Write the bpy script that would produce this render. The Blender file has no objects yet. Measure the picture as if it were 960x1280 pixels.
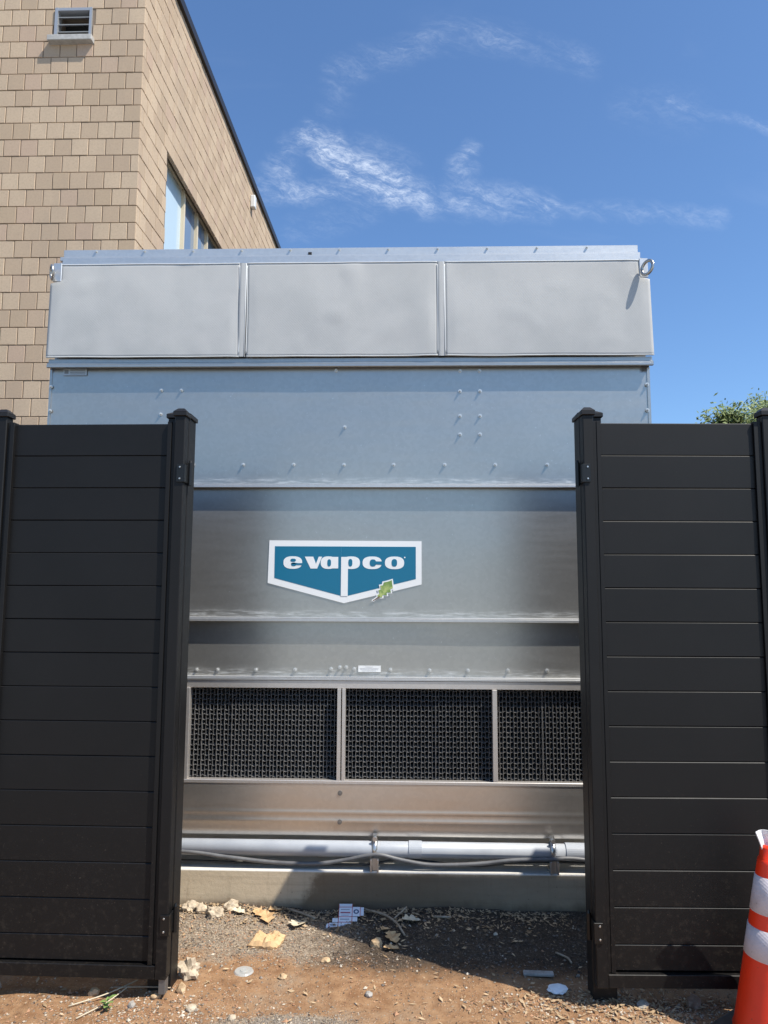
import bpy, bmesh, math, random
from math import sin, cos, pi, radians, sqrt
from mathutils import Vector, Matrix, noise

random.seed(7)
S = bpy.context.scene
COL = S.collection

# ------------------------------------------------------------------ camera
cam_d = bpy.data.cameras.new("camera"); cam = bpy.data.objects.new("camera", cam_d); COL.objects.link(cam)
cam_d.sensor_fit = 'VERTICAL'; cam_d.sensor_height = 36.0; cam_d.sensor_width = 27.0
cam_d.lens = 925.0/1280.0*36.0
cam_d.clip_start = .05; cam_d.clip_end = 2000
cam.matrix_world = (Matrix.Translation((0, 0, 1.55)) @ Matrix.Rotation(radians(1.65), 4, 'Z')
                    @ Matrix.Rotation(radians(90+6.4), 4, 'X') @ Matrix.Rotation(.0045, 4, 'Z'))
S.camera = cam
S.render.resolution_x = 768; S.render.resolution_y = 1024

# ------------------------------------------------------------------ light
SUN_EL = radians(55.0); SUN_AZ = radians(180-59.6)      # clockwise from +Y
W = bpy.data.worlds.new("World"); S.world = W; W.use_nodes = True
SKY_STRENGTH = .118; SUN_STRENGTH = 5.0
sun_d = bpy.data.lights.new("sun", 'SUN'); sun_d.energy = SUN_STRENGTH; sun_d.angle = radians(.53)
sun_d.color = (1.0, .945, .85)
sun = bpy.data.objects.new("sun", sun_d); COL.objects.link(sun)
sdir = Vector((sin(SUN_AZ)*cos(SUN_EL), cos(SUN_AZ)*cos(SUN_EL), sin(SUN_EL)))
sun.rotation_euler = sdir.to_track_quat('Z', 'Y').to_euler(); sun.location = sdir*20
S.view_settings.view_transform = 'Standard'; S.view_settings.look = 'None'
S.view_settings.exposure = 0.42; S.view_settings.gamma = 1.0
S.view_settings.use_curve_mapping = False


class NT:
    """small helper to write node trees"""
    def __init__(s, tree): s.t = tree; s.n = tree.nodes; s.l = tree.links
    def put(s, sock, v):
        if isinstance(v, bpy.types.NodeSocket): s.l.new(v, sock)
        elif v is not None: sock.default_value = v
    def math(s, op, a, b=None, c=None, clamp=False):
        n = s.n.new('ShaderNodeMath'); n.operation = op; n.use_clamp = clamp
        s.put(n.inputs[0], a)
        if b is not None: s.put(n.inputs[1], b)
        if c is not None: s.put(n.inputs[2], c)
        return n.outputs[0]
    def vmath(s, op, a, b=None, scale=None):
        n = s.n.new('ShaderNodeVectorMath'); n.operation = op
        s.put(n.inputs[0], a)
        if b is not None: s.put(n.inputs[1], b)
        if scale is not None: s.put(n.inputs['Scale'], scale)
        return n.outputs['Value'] if op in ('DOT_PRODUCT', 'LENGTH', 'DISTANCE') else n.outputs[0]
    def noise(s, vec, scale, detail=3, rough=.55, dist=0, out='Fac'):
        n = s.n.new('ShaderNodeTexNoise'); s.put(n.inputs['Vector'], vec)
        n.inputs['Scale'].default_value = scale; n.inputs['Detail'].default_value = detail
        n.inputs['Roughness'].default_value = rough; n.inputs['Distortion'].default_value = dist
        return n.outputs[out]
    def voro(s, vec, scale, out='Distance', feature='F1'):
        n = s.n.new('ShaderNodeTexVoronoi'); n.feature = feature; s.put(n.inputs['Vector'], vec)
        n.inputs['Scale'].default_value = scale
        return n.outputs[out]
    def ramp(s, fac, a, b, lo=0., hi=1., smooth=True):
        n = s.n.new('ShaderNodeMapRange'); n.interpolation_type = 'SMOOTHSTEP' if smooth else 'LINEAR'
        s.put(n.inputs['Value'], fac); s.put(n.inputs['From Min'], a); s.put(n.inputs['From Max'], b)
        s.put(n.inputs['To Min'], lo); s.put(n.inputs['To Max'], hi)
        return n.outputs[0]
    def mix(s, fac, a, b, blend='MIX'):
        n = s.n.new('ShaderNodeMix'); n.data_type = 'RGBA'; n.blend_type = blend
        s.put(n.inputs['Factor'], fac)
        s.put(n.inputs[6], a if not isinstance(a, tuple) else (*a[:3], 1))
        s.put(n.inputs[7], b if not isinstance(b, tuple) else (*b[:3], 1))
        return n.outputs[2]
    def sep(s, v):
        n = s.n.new('ShaderNodeSeparateXYZ'); s.put(n.inputs[0], v); return n.outputs
    def comb(s, x, y, z):
        n = s.n.new('ShaderNodeCombineXYZ'); s.put(n.inputs[0], x); s.put(n.inputs[1], y); s.put(n.inputs[2], z); return n.outputs[0]
    def pos(s): return s.n.new('ShaderNodeNewGeometry').outputs['Position']
    def obj(s): return s.n.new('ShaderNodeTexCoord').outputs['Object']
    def scale(s, v, xyz): return s.vmath('MULTIPLY', v, xyz)
    def bump(s, h, strength=.3, dist=.01, normal=None):
        n = s.n.new('ShaderNodeBump'); s.put(n.inputs['Height'], h)
        n.inputs['Strength'].default_value = strength; n.inputs['Distance'].default_value = dist
        if normal is not None: s.l.new(normal, n.inputs['Normal'])
        return n.outputs[0]


def mat(name, col=(.5, .5, .5), rough=.6, metal=0., spec=.5):
    m = bpy.data.materials.new(name); m.use_nodes = True
    p = m.node_tree.nodes['Principled BSDF']
    p.inputs['Base Color'].default_value = (*col, 1); p.inputs['Roughness'].default_value = rough
    p.inputs['Metallic'].default_value = metal; p.inputs['Specular IOR Level'].default_value = spec
    return m, NT(m.node_tree), p


# world: Nishita sky with thin cirrus wisps laid out by direction
w = NT(W.node_tree)
bg = W.node_tree.nodes['Background']
sk = w.n.new('ShaderNodeTexSky'); sk.sky_type = 'NISHITA'; sk.sun_disc = False
sk.sun_elevation = SUN_EL; sk.sun_rotation = SUN_AZ; sk.air_density = 1.0; sk.dust_density = .6; sk.ozone_density = 2.2
dirv = w.n.new('ShaderNodeTexCoord').outputs['Generated']
dx, dy, dz = w.sep(dirv)[:3]
dyc = w.math('MAXIMUM', dy, .05)
uv = w.comb(w.math('DIVIDE', dx, dyc), w.math('DIVIDE', dz, dyc), 0.)
warp = w.vmath('SUBTRACT', w.noise(uv, 9, 4, .6, out='Color'), (.5, .5, .5))
warp2 = w.vmath('SUBTRACT', w.noise(uv, 38, 3, .6, out='Color'), (.5, .5, .5))
p0 = w.vmath('ADD', uv, w.vmath('SCALE', warp, scale=.045))
p0 = w.vmath('ADD', p0, w.vmath('SCALE', warp2, scale=.010))
p0 = w.vmath('MULTIPLY', p0, (1., 1., 0.))
STROKES = [  # u0,v0,u1,v1,width,strength
    (-.112, .632, -.070, .606, .020, 1.0), (-.070, .606, -.015, .575, .026, .95), (-.015, .575, .03, .562, .022, .6),
    (-.143, .660, -.108, .652, .018, .75), (-.165, .640, -.185, .600, .022, .3),
    (-.215, .580, -.06, .573, .016, .42), (-.06, .573, .20, .549, .020, .42), (.20, .549, .44, .530, .012, .17),
    (.098, .628, .086, .605, .012, .38), (.086, .605, .066, .578, .020, .34), (-.06, .63, -.02, .60, .03, .25),
    (-.11, .70, -.08, .765, .018, .13), (-.10, .755, .05, .81, .022, .17), (.05, .812, .15, .806, .024, .20), (.18, .792, .26, .77, .02, .14),
    (.38, .700, .53, .655, .008, .22), (.33, .70, .40, .685, .03, .07), (-.16, .52, -.05, .545, .02, .12),
]
acc = None
for (a0, b0, a1, b1, wd, st) in STROKES:
    ab = Vector((a1-a0, b1-b0, 0)); L2 = ab.length_squared
    pa = w.vmath('SUBTRACT', p0, (a0, b0, 0.))
    h = w.math('DIVIDE', w.vmath('DOT_PRODUCT', pa, tuple(ab)), L2, clamp=True)
    d = w.vmath('LENGTH', w.vmath('SUBTRACT', pa, w.vmath('SCALE', tuple(ab), scale=h)))
    mk = w.ramp(d, wd*1.75, 0., 0., st)
    acc = mk if acc is None else w.math('MAXIMUM', acc, mk)
rot = w.n.new('ShaderNodeVectorRotate'); rot.rotation_type = 'Z_AXIS'; rot.inputs['Angle'].default_value = radians(24); w.l.new(p0, rot.inputs[0])
f1 = w.noise(w.vmath('MULTIPLY', rot.outputs[0], (9., 42., 1.)), 1., 10, .74, .6)
f2 = w.noise(w.vmath('MULTIPLY', p0, (60., 110., 1.)), 1., 8, .75, .2)
fib = w.math('MULTIPLY', w.ramp(f1, .36, .70, .05, 1.), w.ramp(f2, .34, .66, .25, 1.2))
fib = w.math('MULTIPLY', fib, 1.25)
cl = w.math('MULTIPLY', acc, fib)
veil = w.math('MULTIPLY', w.ramp(w.noise(w.vmath('MULTIPLY', uv, (2.2, 5.5, 1.)), 1., 5, .6, .6), .55, .85), .10)
cl = w.math('MULTIPLY', w.math('ADD', cl, veil), w.ramp(dy, .05, .25))
skyc = w.mix(1.0, sk.outputs[0], (.79, 1.0, 1.20), 'MULTIPLY')
w.l.new(w.mix(w.math('MULTIPLY', cl, .62), skyc, (7.6, 8.2, 9.0)), bg.inputs['Color'])
bg.inputs['Strength'].default_value = SKY_STRENGTH

# ------------------------------------------------------------------ object helpers
def link(o): COL.objects.link(o); return o

def tag(o, label=None, cat=None, group=None, kind=None):
    if label: o['label'] = label
    if cat: o['category'] = cat
    if group: o['group'] = group
    if kind: o['kind'] = kind
    return o

def thing(name, label, cat, loc=(0, 0, 0), rz=0., group=None):
    o = bpy.data.objects.new(name, None); o.empty_display_size = .05; link(o)
    o.location = loc; o.rotation_euler = (0, 0, rz)
    return tag(o, label, cat, group)

def place(name, me, parent=None, loc=(0, 0, 0), rot=(0, 0, 0), m=None):
    o = bpy.data.objects.new(name, me); link(o)
    if m is not None and not me.materials: me.materials.append(m)
    o.location = loc; o.rotation_euler = rot
    if parent is not None: o.parent = parent
    return o

def mesh_of(bm, name, m=None, smooth=False):
    me = bpy.data.meshes.new(name); bm.to_mesh(me); bm.free()
    if m is not None: me.materials.append(m)
    if smooth:
        for p in me.polygons: p.use_smooth = True
    return me

def pyd(name, v, f, m=None, smooth=False):
    me = bpy.data.meshes.new(name); me.from_pydata(v, [], f); me.update()
    if m is not None: me.materials.append(m)
    if smooth:
        for p in me.polygons: p.use_smooth = True
    return me

def box(bm, x0, x1, y0, y1, z0, z1, bev=0., seg=1):
    r = bmesh.ops.create_cube(bm, size=1.0)
    bmesh.ops.transform(bm, matrix=Matrix.Translation(((x0+x1)/2, (y0+y1)/2, (z0+z1)/2)) @ Matrix.Diagonal((x1-x0, y1-y0, z1-z0, 1)), verts=r['verts'])
    if bev:
        ed = list({e for v in r['verts'] for e in v.link_edges})
        bmesh.ops.bevel(bm, geom=ed, offset=bev, segments=seg, affect='EDGES', profile=.5)

def boxes(name, bl, m, parent=None, bev=0., seg=1, loc=(0, 0, 0), rot=(0, 0, 0), smooth=False):
    bm = bmesh.new()
    for b in bl: box(bm, *b, bev=bev, seg=seg)
    return place(name, mesh_of(bm, name, m, smooth), parent, loc, rot)

def cyl(bm, p0, p1, r0, r1=None, n=16, cap=True):
    p0, p1 = Vector(p0), Vector(p1); r1 = r0 if r1 is None else r1
    q = (p1-p0).to_track_quat('Z', 'Y').to_matrix().to_4x4()
    bmesh.ops.create_cone(bm, cap_ends=cap, segments=n, radius1=r0, radius2=r1, depth=(p1-p0).length,
                          matrix=Matrix.Translation((p0+p1)/2) @ q)

def tube(pts, r, n=10, m=None, name='tube', closed=False):
    """swept tube; r may be a list"""
    pts = [Vector(p) for p in pts]; N = len(pts); v = []; f = []
    up = Vector((0, 0, 1)); t0 = None
    for i, p in enumerate(pts):
        t = (pts[(i+1) % N if closed else min(i+1, N-1)]-pts[(i-1) % N if closed else max(i-1, 0)]).normalized()
        a = up.cross(t)
        if a.length < .1: a = Vector((1, 0, 0)).cross(t)
        a.normalize(); b = t.cross(a)
        rr = r[i] if isinstance(r, (list, tuple)) else r
        for k in range(n):
            an = 2*pi*k/n; v.append(p+(a*cos(an)+b*sin(an))*rr)
    for i in range(N if closed else N-1):
        j = (i+1) % N
        for k in range(n):
            k2 = (k+1) % n; f.append((i*n+k, i*n+k2, j*n+k2, j*n+k))
    if not closed: f.append(tuple(range(n))[::-1]); f.append(tuple((N-1)*n+k for k in range(n)))
    return pyd(name, v, f, m, True)

def flat(name, pts, y, th, m, parent, rev=False):
    """thin plate of an outline given in x,z, facing -Y"""
    n = len(pts)
    v = [(x, y, z) for x, z in pts]+[(x, y+th, z) for x, z in pts]
    bm = bmesh.new(); vs = [bm.verts.new(p) for p in v]
    fr = bm.faces.new(vs[:n]); bm.faces.new(vs[n:][::-1])
    for i in range(n): bm.faces.new((vs[i], vs[n+i], vs[n+(i+1) % n], vs[(i+1) % n]))
    bmesh.ops.recalc_face_normals(bm, faces=bm.faces)
    bmesh.ops.triangulate(bm, faces=bm.faces[:])
    return place(name, mesh_of(bm, name, m), parent)

def spline(pts, k=8):
    P = [Vector(p) for p in pts]; P = [P[0]*2-P[1]]+P+[P[-1]*2-P[-2]]; out = []
    for i in range(1, len(P)-2):
        a, b, c, d = P[i-1:i+3]
        for j in range(k):
            t = j/k
            out.append(.5*((2*b)+(c-a)*t+(2*a-5*b+4*c-d)*t*t+(3*b-a-3*c+d)*t**3))
    out.append(P[-2]); return out

# ------------------------------------------------------------------ materials
def metal_mat(name, col, rough=.36, metal=.8, stain=.3, dirt=(.42, .40, .36), seams=()):
    m, t, p = mat(name, col, rough, metal, .5)
    P = t.pos()
    sp = t.voro(P, 55, 'Color'); sv = t.sep(sp)[0]
    n1 = t.noise(P, 2.2, 5, .6); n2 = t.noise(t.scale(P, (1.5, 1., 14.)), 2.0, 4, .6); n3 = t.noise(P, 24, 4, .7)
    c = t.mix(t.math('MULTIPLY', t.ramp(sv, .0, 1., 0., 1.), .20), col, tuple(min(1, v*1.3) for v in col))
    c = t.mix(t.math('MULTIPLY', t.ramp(n1, .3, .75), .25), c, tuple(v*.86 for v in col))
    drip = t.ramp(t.noise(t.scale(P, (26., 1., 1.2)), 1., 5, .7), .60, .85)
    c = t.mix(t.math('MULTIPLY', drip, stain), c, dirt)
    spk = t.ramp(t.noise(P, 90, 2, .5), .72, .78)
    c = t.mix(t.math('MULTIPLY', spk, .35), c, (.8, .82, .82))
    white = None
    if seams:      # pale zinc salts and dust lying along the folded seams, with short runs
        z_ = t.sep(P)[2]; hn = t.noise(t.scale(P, (5., 1., 40.)), 2., 6, .75)
        for zs_ in seams:
            e_ = t.math('MULTIPLY', t.ramp(t.math('ABSOLUTE', t.math('SUBTRACT', z_, zs_+.012)), .035, .0), t.ramp(hn, .42, .72))
            white = e_ if white is None else t.math('MAXIMUM', white, e_)
        c = t.mix(t.math('MULTIPLY', white, .65), c, (.70, .72, .72))
        p.inputs['Metallic'].default_value = metal
        t.l.new(t.math('SUBTRACT', metal, t.math('MULTIPLY', white, .5)), p.inputs['Metallic'])
    t.l.new(c, p.inputs['Base Color'])
    rr = t.math('ADD', t.ramp(n2, .25, .75, rough-.02, rough+.03), t.math('MULTIPLY', t.math('SUBTRACT', n3, .5), .05))
    t.l.new(rr, p.inputs['Roughness'])
    b1 = t.bump(t.noise(t.scale(P, (1., 1., .8)), 2.0, 1, .4), .08, .04)
    b2 = t.bump(t.noise(P, 160, 3, .6), .02, .001, b1)
    t.l.new(b2, p.inputs['Normal'])
    return m

M = {}
M['zinc'] = metal_mat('galvanised_sheet', (.425, .412, .385), .32, .80, seams=(2.145, 1.436, 1.130))
M['zinc_bright'] = metal_mat('galvanised_trim', (.56, .56, .55), .42, .75, .15)
M['stainless'] = metal_mat('stainless_basin', (.62, .58, .53), .33, .88, .25, (.40, .33, .26))
M['header'] = metal_mat('stainless_header', (.62, .58, .54), .42, .75, .2)

def charcoal(name, col=(.0046, .0042, .0042), rough=.53):
    m, t, p = mat(name, col, rough, 0, .32)
    P = t.pos()
    g = t.noise(t.scale(P, (8., 8., 90.)), 3., 4, .7); n = t.noise(P, 3., 4, .6)
    c = t.mix(t.ramp(n, .3, .7), tuple(v*.85 for v in col), tuple(v*1.2 for v in col))
    # dust splashed on the lower boards
    z = t.sep(P)[2]
    dust = t.math('MULTIPLY', t.ramp(z, .75, .08), t.ramp(t.noise(P, 38, 5, .7), .50, .80))
    spots = t.math('MULTIPLY', t.ramp(t.noise(P, 150, 2, .5), .68, .74), t.ramp(z, 1.0, .1, .1, .8))
    dd = t.math('MAXIMUM', t.math('MULTIPLY', dust, .13), t.math('MULTIPLY', spots, .30))
    c = t.mix(dd, c, (.20, .16, .12))
    sc = t.math('MULTIPLY', t.ramp(t.noise(t.scale(P, (3., 3., 60.)), 1.3, 8, .8, 1.), .66, .72), t.ramp(t.noise(P, 2.2, 3, .6), .52, .62))
    c = t.mix(t.math('MULTIPLY', sc, .25), c, (.16, .15, .14))
    t.l.new(c, p.inputs['Base Color'])
    t.l.new(t.math('ADD', t.math('ADD', t.math('MULTIPLY', g, .10), t.math('MULTIPLY', t.noise(P, 1.7, 4, .6), .14)), rough-.12), p.inputs['Roughness'])
    t.l.new(t.bump(t.math('ADD', g, t.noise(P, 240, 2, .5)), .10, .001), p.inputs['Normal'])
    return m
M['char'] = charcoal('charcoal_vinyl')
M['char_cap'] = charcoal('charcoal_cap', (.012, .011, .011), .45)
M['hinge'] = mat('black_hinge', (.008, .008, .008), .38, .2)[0]
M['steel_dull'] = mat('dull_steel', (.20, .20, .20), .45, .7)[0]
M['steel'] = mat('bright_steel', (.55, .55, .54), .35, .9)[0]

# cover fabric
m, t, p = mat('grey_cover_fabric', (.50, .505, .505), .75, 0, .3); M['cloth'] = m
P = t.pos(); n = t.noise(P, 5, 4, .6)
c = t.mix(t.ramp(n, .3, .7), (.40, .402, .395), (.44, .438, .428))
c = t.mix(t.ramp(t.noise(t.scale(P, (3., 3., 14.)), 3, 5, .7), .55, .8, 0., .3), c, (.40, .395, .38))
t.l.new(c, p.inputs['Base Color'])
X, Y_, Z = t.sep(P)[:3]
wv = t.math('ADD', t.math('SINE', t.math('MULTIPLY', t.math('ADD', X, Z), 700.)), t.math('SINE', t.math('MULTIPLY', t.math('SUBTRACT', X, Z), 700.)))
t.l.new(t.bump(t.math('ADD', t.math('MULTIPLY', wv, .35), t.noise(t.scale(P, (1., 1., 1.8)), 85, 4, .7)), .22, .003), p.inputs['Normal'])
M['cloth_hem'] = mat('cover_hem', (.60, .61, .61), .85, 0, .2)[0]

# masonry
def block_mat(name, island):
    m, t, p = mat(name, (.4, .3, .2), .9, 0, .2)
    if island: r = t.n.new('ShaderNodeNewGeometry').outputs['Random Per Island']
    else: r = t.n.new('ShaderNodeObjectInfo').outputs['Random']
    P = t.pos()
    c = t.mix(t.ramp(r, 0., 1., smooth=False), (.44, .328, .228), (.555, .428, .300))
    dk = t.ramp(r, .88, .93)
    c = t.mix(t.math('MULTIPLY', dk, .5), c, (.34, .245, .160))
    pk = t.math('MULTIPLY', t.ramp(r, .30, .34), t.ramp(r, .46, .42))
    c = t.mix(t.math('MULTIPLY', pk, .5), c, (.47, .33, .25))
    c = t.mix(t.ramp(t.noise(P, 40, 5, .75), .40, .78, 0., .45), c, (.31, .23, .165))
    c = t.mix(t.ramp(t.noise(t.scale(P, (1.6, 1.6, .7)), 1.1, 5, .65), .4, .75, 0., .38), c, (.36, .28, .21))
    t.l.new(c, p.inputs['Base Color'])
    t.l.new(t.bump(t.noise(P, 70, 6, .8), .5, .006), p.inputs['Normal'])
    return m
M['block'] = block_mat('tan_block', False); M['block_far'] = block_mat('tan_block_far', True)
m, t, p = mat('mortar', (.30, .23, .17), .95); M['mortar'] = m
P = t.pos(); t.l.new(t.mix(t.noise(P, 6, 4, .7), (.13, .095, .068), (.27, .21, .155)), p.inputs['Base Color'])

# concrete of the plinth with a wet stain
m, t, p = mat('plinth_concrete', (.4, .36, .3), .85, 0, .3); M['concrete'] = m
P = t.pos(); x, y, z = t.sep(P)[:3]
c = t.mix(t.noise(t.scale(P, (2., 2., 9.)), 2., 6, .65), (.40, .32, .22), (.60, .50, .36))
c = t.mix(t.ramp(t.noise(P, 60, 5, .8), .55, .8, 0., .4), c, (.20, .16, .12))
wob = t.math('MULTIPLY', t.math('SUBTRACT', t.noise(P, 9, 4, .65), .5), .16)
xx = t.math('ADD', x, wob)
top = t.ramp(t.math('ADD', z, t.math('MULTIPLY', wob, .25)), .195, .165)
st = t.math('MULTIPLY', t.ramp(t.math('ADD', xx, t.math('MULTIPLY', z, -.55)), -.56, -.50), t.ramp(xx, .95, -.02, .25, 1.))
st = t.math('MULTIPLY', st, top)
runs = t.math('MULTIPLY', t.ramp(t.noise(t.scale(P, (22., 1., 1.4)), 1., 6, .75), .52, .76), .5)
c = t.mix(runs, c, (.20, .155, .105))
c = t.mix(t.ramp(t.noise(t.scale(P, (1.2, 1., 30.)), 1., 4, .6), .5, .7, 0., .35), c, (.24, .19, .13))
c = t.mix(t.ramp(t.voro(P, 26), .10, .05, 0., .6), c, (.14, .11, .08))
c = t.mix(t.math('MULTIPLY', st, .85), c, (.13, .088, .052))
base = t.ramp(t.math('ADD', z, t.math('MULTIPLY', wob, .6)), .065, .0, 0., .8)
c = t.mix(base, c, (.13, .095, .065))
topf = t.ramp(z, .178, .184)
c = t.mix(t.math('MULTIPLY', topf, .8), c, t.mix(t.noise(P, 14, 5, .7), (.62, .60, .55), (.80, .79, .75)))
t.l.new(c, p.inputs['Base Color']); t.l.new(t.math('SUBTRACT', .88, t.math('MULTIPLY', st, .3)), p.inputs['Roughness'])
t.l.new(t.bump(t.noise(P, 45, 6, .75), .35, .006), p.inputs['Normal'])

# ground
m, t, p = mat('dirt_ground', (.3, .2, .1), .95, 0, .2); M['ground'] = m
P = t.pos(); x, y, z = t.sep(P)[:3]
n1 = t.noise(P, 3.2, 6, .65); n2 = t.noise(P, 18, 6, .7); n3 = t.noise(P, 120, 4, .7)
dirt = t.mix(t.ramp(n2, .3, .7), (.205, .105, .050), (.335, .198, .104))
dirt = t.mix(t.ramp(n1, .45, .7, 0., .6), dirt, (.30, .195, .115))
grav = t.mix(t.sep(t.voro(P, 150, 'Color'))[0], (.13, .098, .068), (.37, .295, .215))
wob = t.math('MULTIPLY', t.math('SUBTRACT', n1, .5), .7)
g1 = t.ramp(t.math('ADD', y, wob), 3.28, 3.42)
dpx = t.math('DIVIDE', t.math('ADD', x, .42), .30); dpy = t.math('DIVIDE', t.math('SUBTRACT', y, 2.83), .10)
rr = t.math('SQRT', t.math('ADD', t.math('MULTIPLY', dpx, dpx), t.math('MULTIPLY', dpy, dpy)))
g2 = t.ramp(t.math('ADD', rr, wob), 1.15, .9)
g3 = t.math('MULTIPLY', t.ramp(n1, .55, .68), .45)
gm = t.math('MAXIMUM', t.math('MAXIMUM', g1, g2), g3)
gm = t.math('MULTIPLY', gm, t.ramp(n2, .2, .5, .55, 1.))
c = t.mix(gm, dirt, grav)
peb = t.ramp(t.voro(P, 75), .18, .32, 1., 0.)
pebc = t.mix(t.sep(t.voro(P, 75, 'Color'))[1], (.20, .13, .085), (.62, .50, .37))
c = t.mix(t.math('MULTIPLY', peb, .35), c, pebc)
soil_shade = t.ramp(t.math('ADD', y, t.math('MULTIPLY', wob, .25)), 3.68, 3.80)
fence_shade = t.math('MULTIPLY', t.ramp(t.math('ADD', x, wob), -.50, -.15), t.ramp(t.math('ADD', y, t.math('MULTIPLY', wob, .3)), 3.16, 3.36))  # paints the right fence's shade into the ground colour
soil_shade = t.math('MAXIMUM', soil_shade, fence_shade)
c = t.mix(t.math('MULTIPLY', soil_shade, .85), c, (.032, .022, .015))  # dark soil by the plinth and painted fence shade share one colour
c = t.mix(t.ramp(n3, .5, .8, 0., .35), c, (.15, .10, .06))
far = t.ramp(y, 1.2, .6)  # unseen ground behind the camera, made pale to brighten the metal's reflections
c = t.mix(far, c, t.mix(t.noise(P, 1.3, 5, .6), (.30, .285, .25), (.42, .40, .355)))
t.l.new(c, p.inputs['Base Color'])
hh = t.math('ADD', t.math('MULTIPLY', n2, .5), t.math('ADD', t.math('MULTIPLY', n3, .35), t.math('MULTIPLY', peb, .3)))
t.l.new(t.bump(hh, .75, .012), p.inputs['Normal'])

def simple(name, a, b, sc, rough=.85, bump=.3, bd=.004):
    m, t, p = mat(name, a, rough); P = t.obj()
    t.l.new(t.mix(t.ramp(t.noise(P, sc, 5, .65), .3, .7), a, b), p.inputs['Base Color'])
    t.l.new(t.bump(t.noise(P, sc*3, 5, .7), bump, bd), p.inputs['Normal'])
    return m
M['rock_white'] = simple('pale_rubble', (.36, .28, .19), (.54, .45, .33), 30)
M['rock_tan'] = simple('tan_stone', (.38, .24, .12), (.55, .40, .24), 30)
M['rock_grey'] = simple('grey_stone', (.24, .22, .19), (.40, .37, .33), 30)
M['rock_bright'] = simple('white_stone', (.74, .75, .75), (.84, .85, .86), 14, .7)
M['leaf_dry'] = simple('dry_leaf', (.40, .23, .10), (.62, .42, .22), 25, .7)
M['paper_brown'] = simple('brown_paper', (.50, .31, .15), (.60, .40, .21), 16, .8, .4)
M['twig'] = simple('dry_twig', (.28, .21, .14), (.42, .34, .25), 40)
M['straw'] = simple('dry_straw', (.50, .42, .28), (.62, .54, .40), 40)
M['weed'] = simple('weed_leaf', (.15, .25, .06), (.28, .38, .12), 30, .5)
M['pvc'] = simple('grey_pvc', (.35, .37, .40), (.41, .43, .455), 6, .35, .05)
M['cable'] = simple('grey_cable', (.10, .10, .104), (.155, .155, .155), 12, .45, .1)

# ------------------------------------------------------------------ ground
def gh(x, y):
    if y > 4.2 or y < 1.6 or abs(x) > 3.2: k = 0
    else: k = 1
    h = noise.noise(Vector((x*1.6, y*1.6, 3.)))*.014*k + noise.noise(Vector((x*6, y*6, 1.)))*.009*k + noise.noise(Vector((x*15, y*15, 4.)))*.003*k
    for hx_, hy_, hh_, hr_ in ((-.93, 3.06, .016, .11), (.78, 3.07, .018, .12), (-1.35, 2.97, .010, .2), (.2, 3.80, .014, .25), (-.9, 3.80, .016, .2)):
        h += hh_*math.exp(-((x-hx_)**2+(y-hy_)**2)/hr_**2)*k
    h += .012*max(0., min(1., (y-3.55)/.25))*k
    return h-.002
def axis(lo, hi, st, far):
    a = []; v = lo
    while v <= hi+1e-6: a.append(v); v += st
    o = []; d = st; v = hi
    while v < far: d *= 1.45; v += d; o.append(v)
    b = []; d = st; v = lo
    while v > -far: d *= 1.45; v -= d; b.append(v)
    return b[::-1]+a+o
xs = axis(-2.1, 1.9, .0125, 400); ys = axis(2.3, 3.86, .0125, 400)
gv = []; gf = []
for j, yy in enumerate(ys):
    for i, xv in enumerate(xs):
        fine = 0
        if -2.2 < xv < 2.0 and 2.2 < yy < 3.95:
            fine = noise.noise(Vector((xv*32, yy*32, 7.)))*.0024+noise.noise(Vector((xv*80, yy*80, 9.)))*.0014
        gv.append((xv, yy, gh(xv, yy)+fine))
nx = len(xs)
for j in range(len(ys)-1):
    for i in range(nx-1): gf.append((j*nx+i, j*nx+i+1, (j+1)*nx+i+1, (j+1)*nx+i))
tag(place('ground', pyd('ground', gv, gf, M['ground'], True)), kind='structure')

# ------------------------------------------------------------------ building
BX, BY = -3.29, 8.5; PHI = radians(.9); CH = .22; BW = .2135; ROOF = 10.02
bld = thing('block_building', 'tan concrete block building with dark roof edge behind the cooling unit', 'building', (BX, BY, 0))
sv_ = Vector((sin(PHI), cos(PHI), 0))
# local frame: front wall along -x, side wall along sv_
def quadwall(name, poly_xy, z0, z1, m, parent):
    v = [(x, y, z) for z in (z0, z1) for x, y in poly_xy]; n = len(poly_xy)
    f = [(i, (i+1) % n, n+(i+1) % n, n+i) for i in range(n)]+[tuple(range(n))[::-1], tuple(range(n, 2*n))]
    return place(name, pyd(name, v, f, m), parent)
g = .009
WT0, WT1, WZ0, WZ1 = 1.0, 4.75, 5.50, 7.72        # window in the side wall (distance, height)
SL = 15.0
def sp_(t, off=0.): return (sv_.x*t+off*cos(PHI), sv_.y*t-off*sin(PHI))
fa = (-g, g)
VX0, VX1 = -4.449+3.29, -3.955+3.29      # vent, local x
v = []; f = []
for x0_, x1_, z0_, z1_ in ((-7.0, VX0+.03, -.1, ROOF), (VX1-.03, -g, -.1, ROOF), (VX0+.03, VX1-.03, -.1, 8.50), (VX0+.03, VX1-.03, 8.915, ROOF)):
    b = len(v); v += [(x, y, z) for z in (z0_, z1_) for x, y in ((x0_, g), (x1_, g), (x1_, .3), (x0_, .3))]
    f += [tuple(b+i for i in q) for q in ((0, 1, 5, 4), (1, 2, 6, 5), (2, 3, 7, 6), (3, 0, 4, 7), (3, 2, 1, 0), (4, 5, 6, 7))]
place('front_wall', pyd('front_wall', v, f, M['mortar']), bld)
def sidewall(t0, t1, z0, z1, d=.25):
    return ([sp_(t0, -g), sp_(t1, -g), sp_(t1, -d), sp_(t0, -d)], z0, z1)
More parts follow.
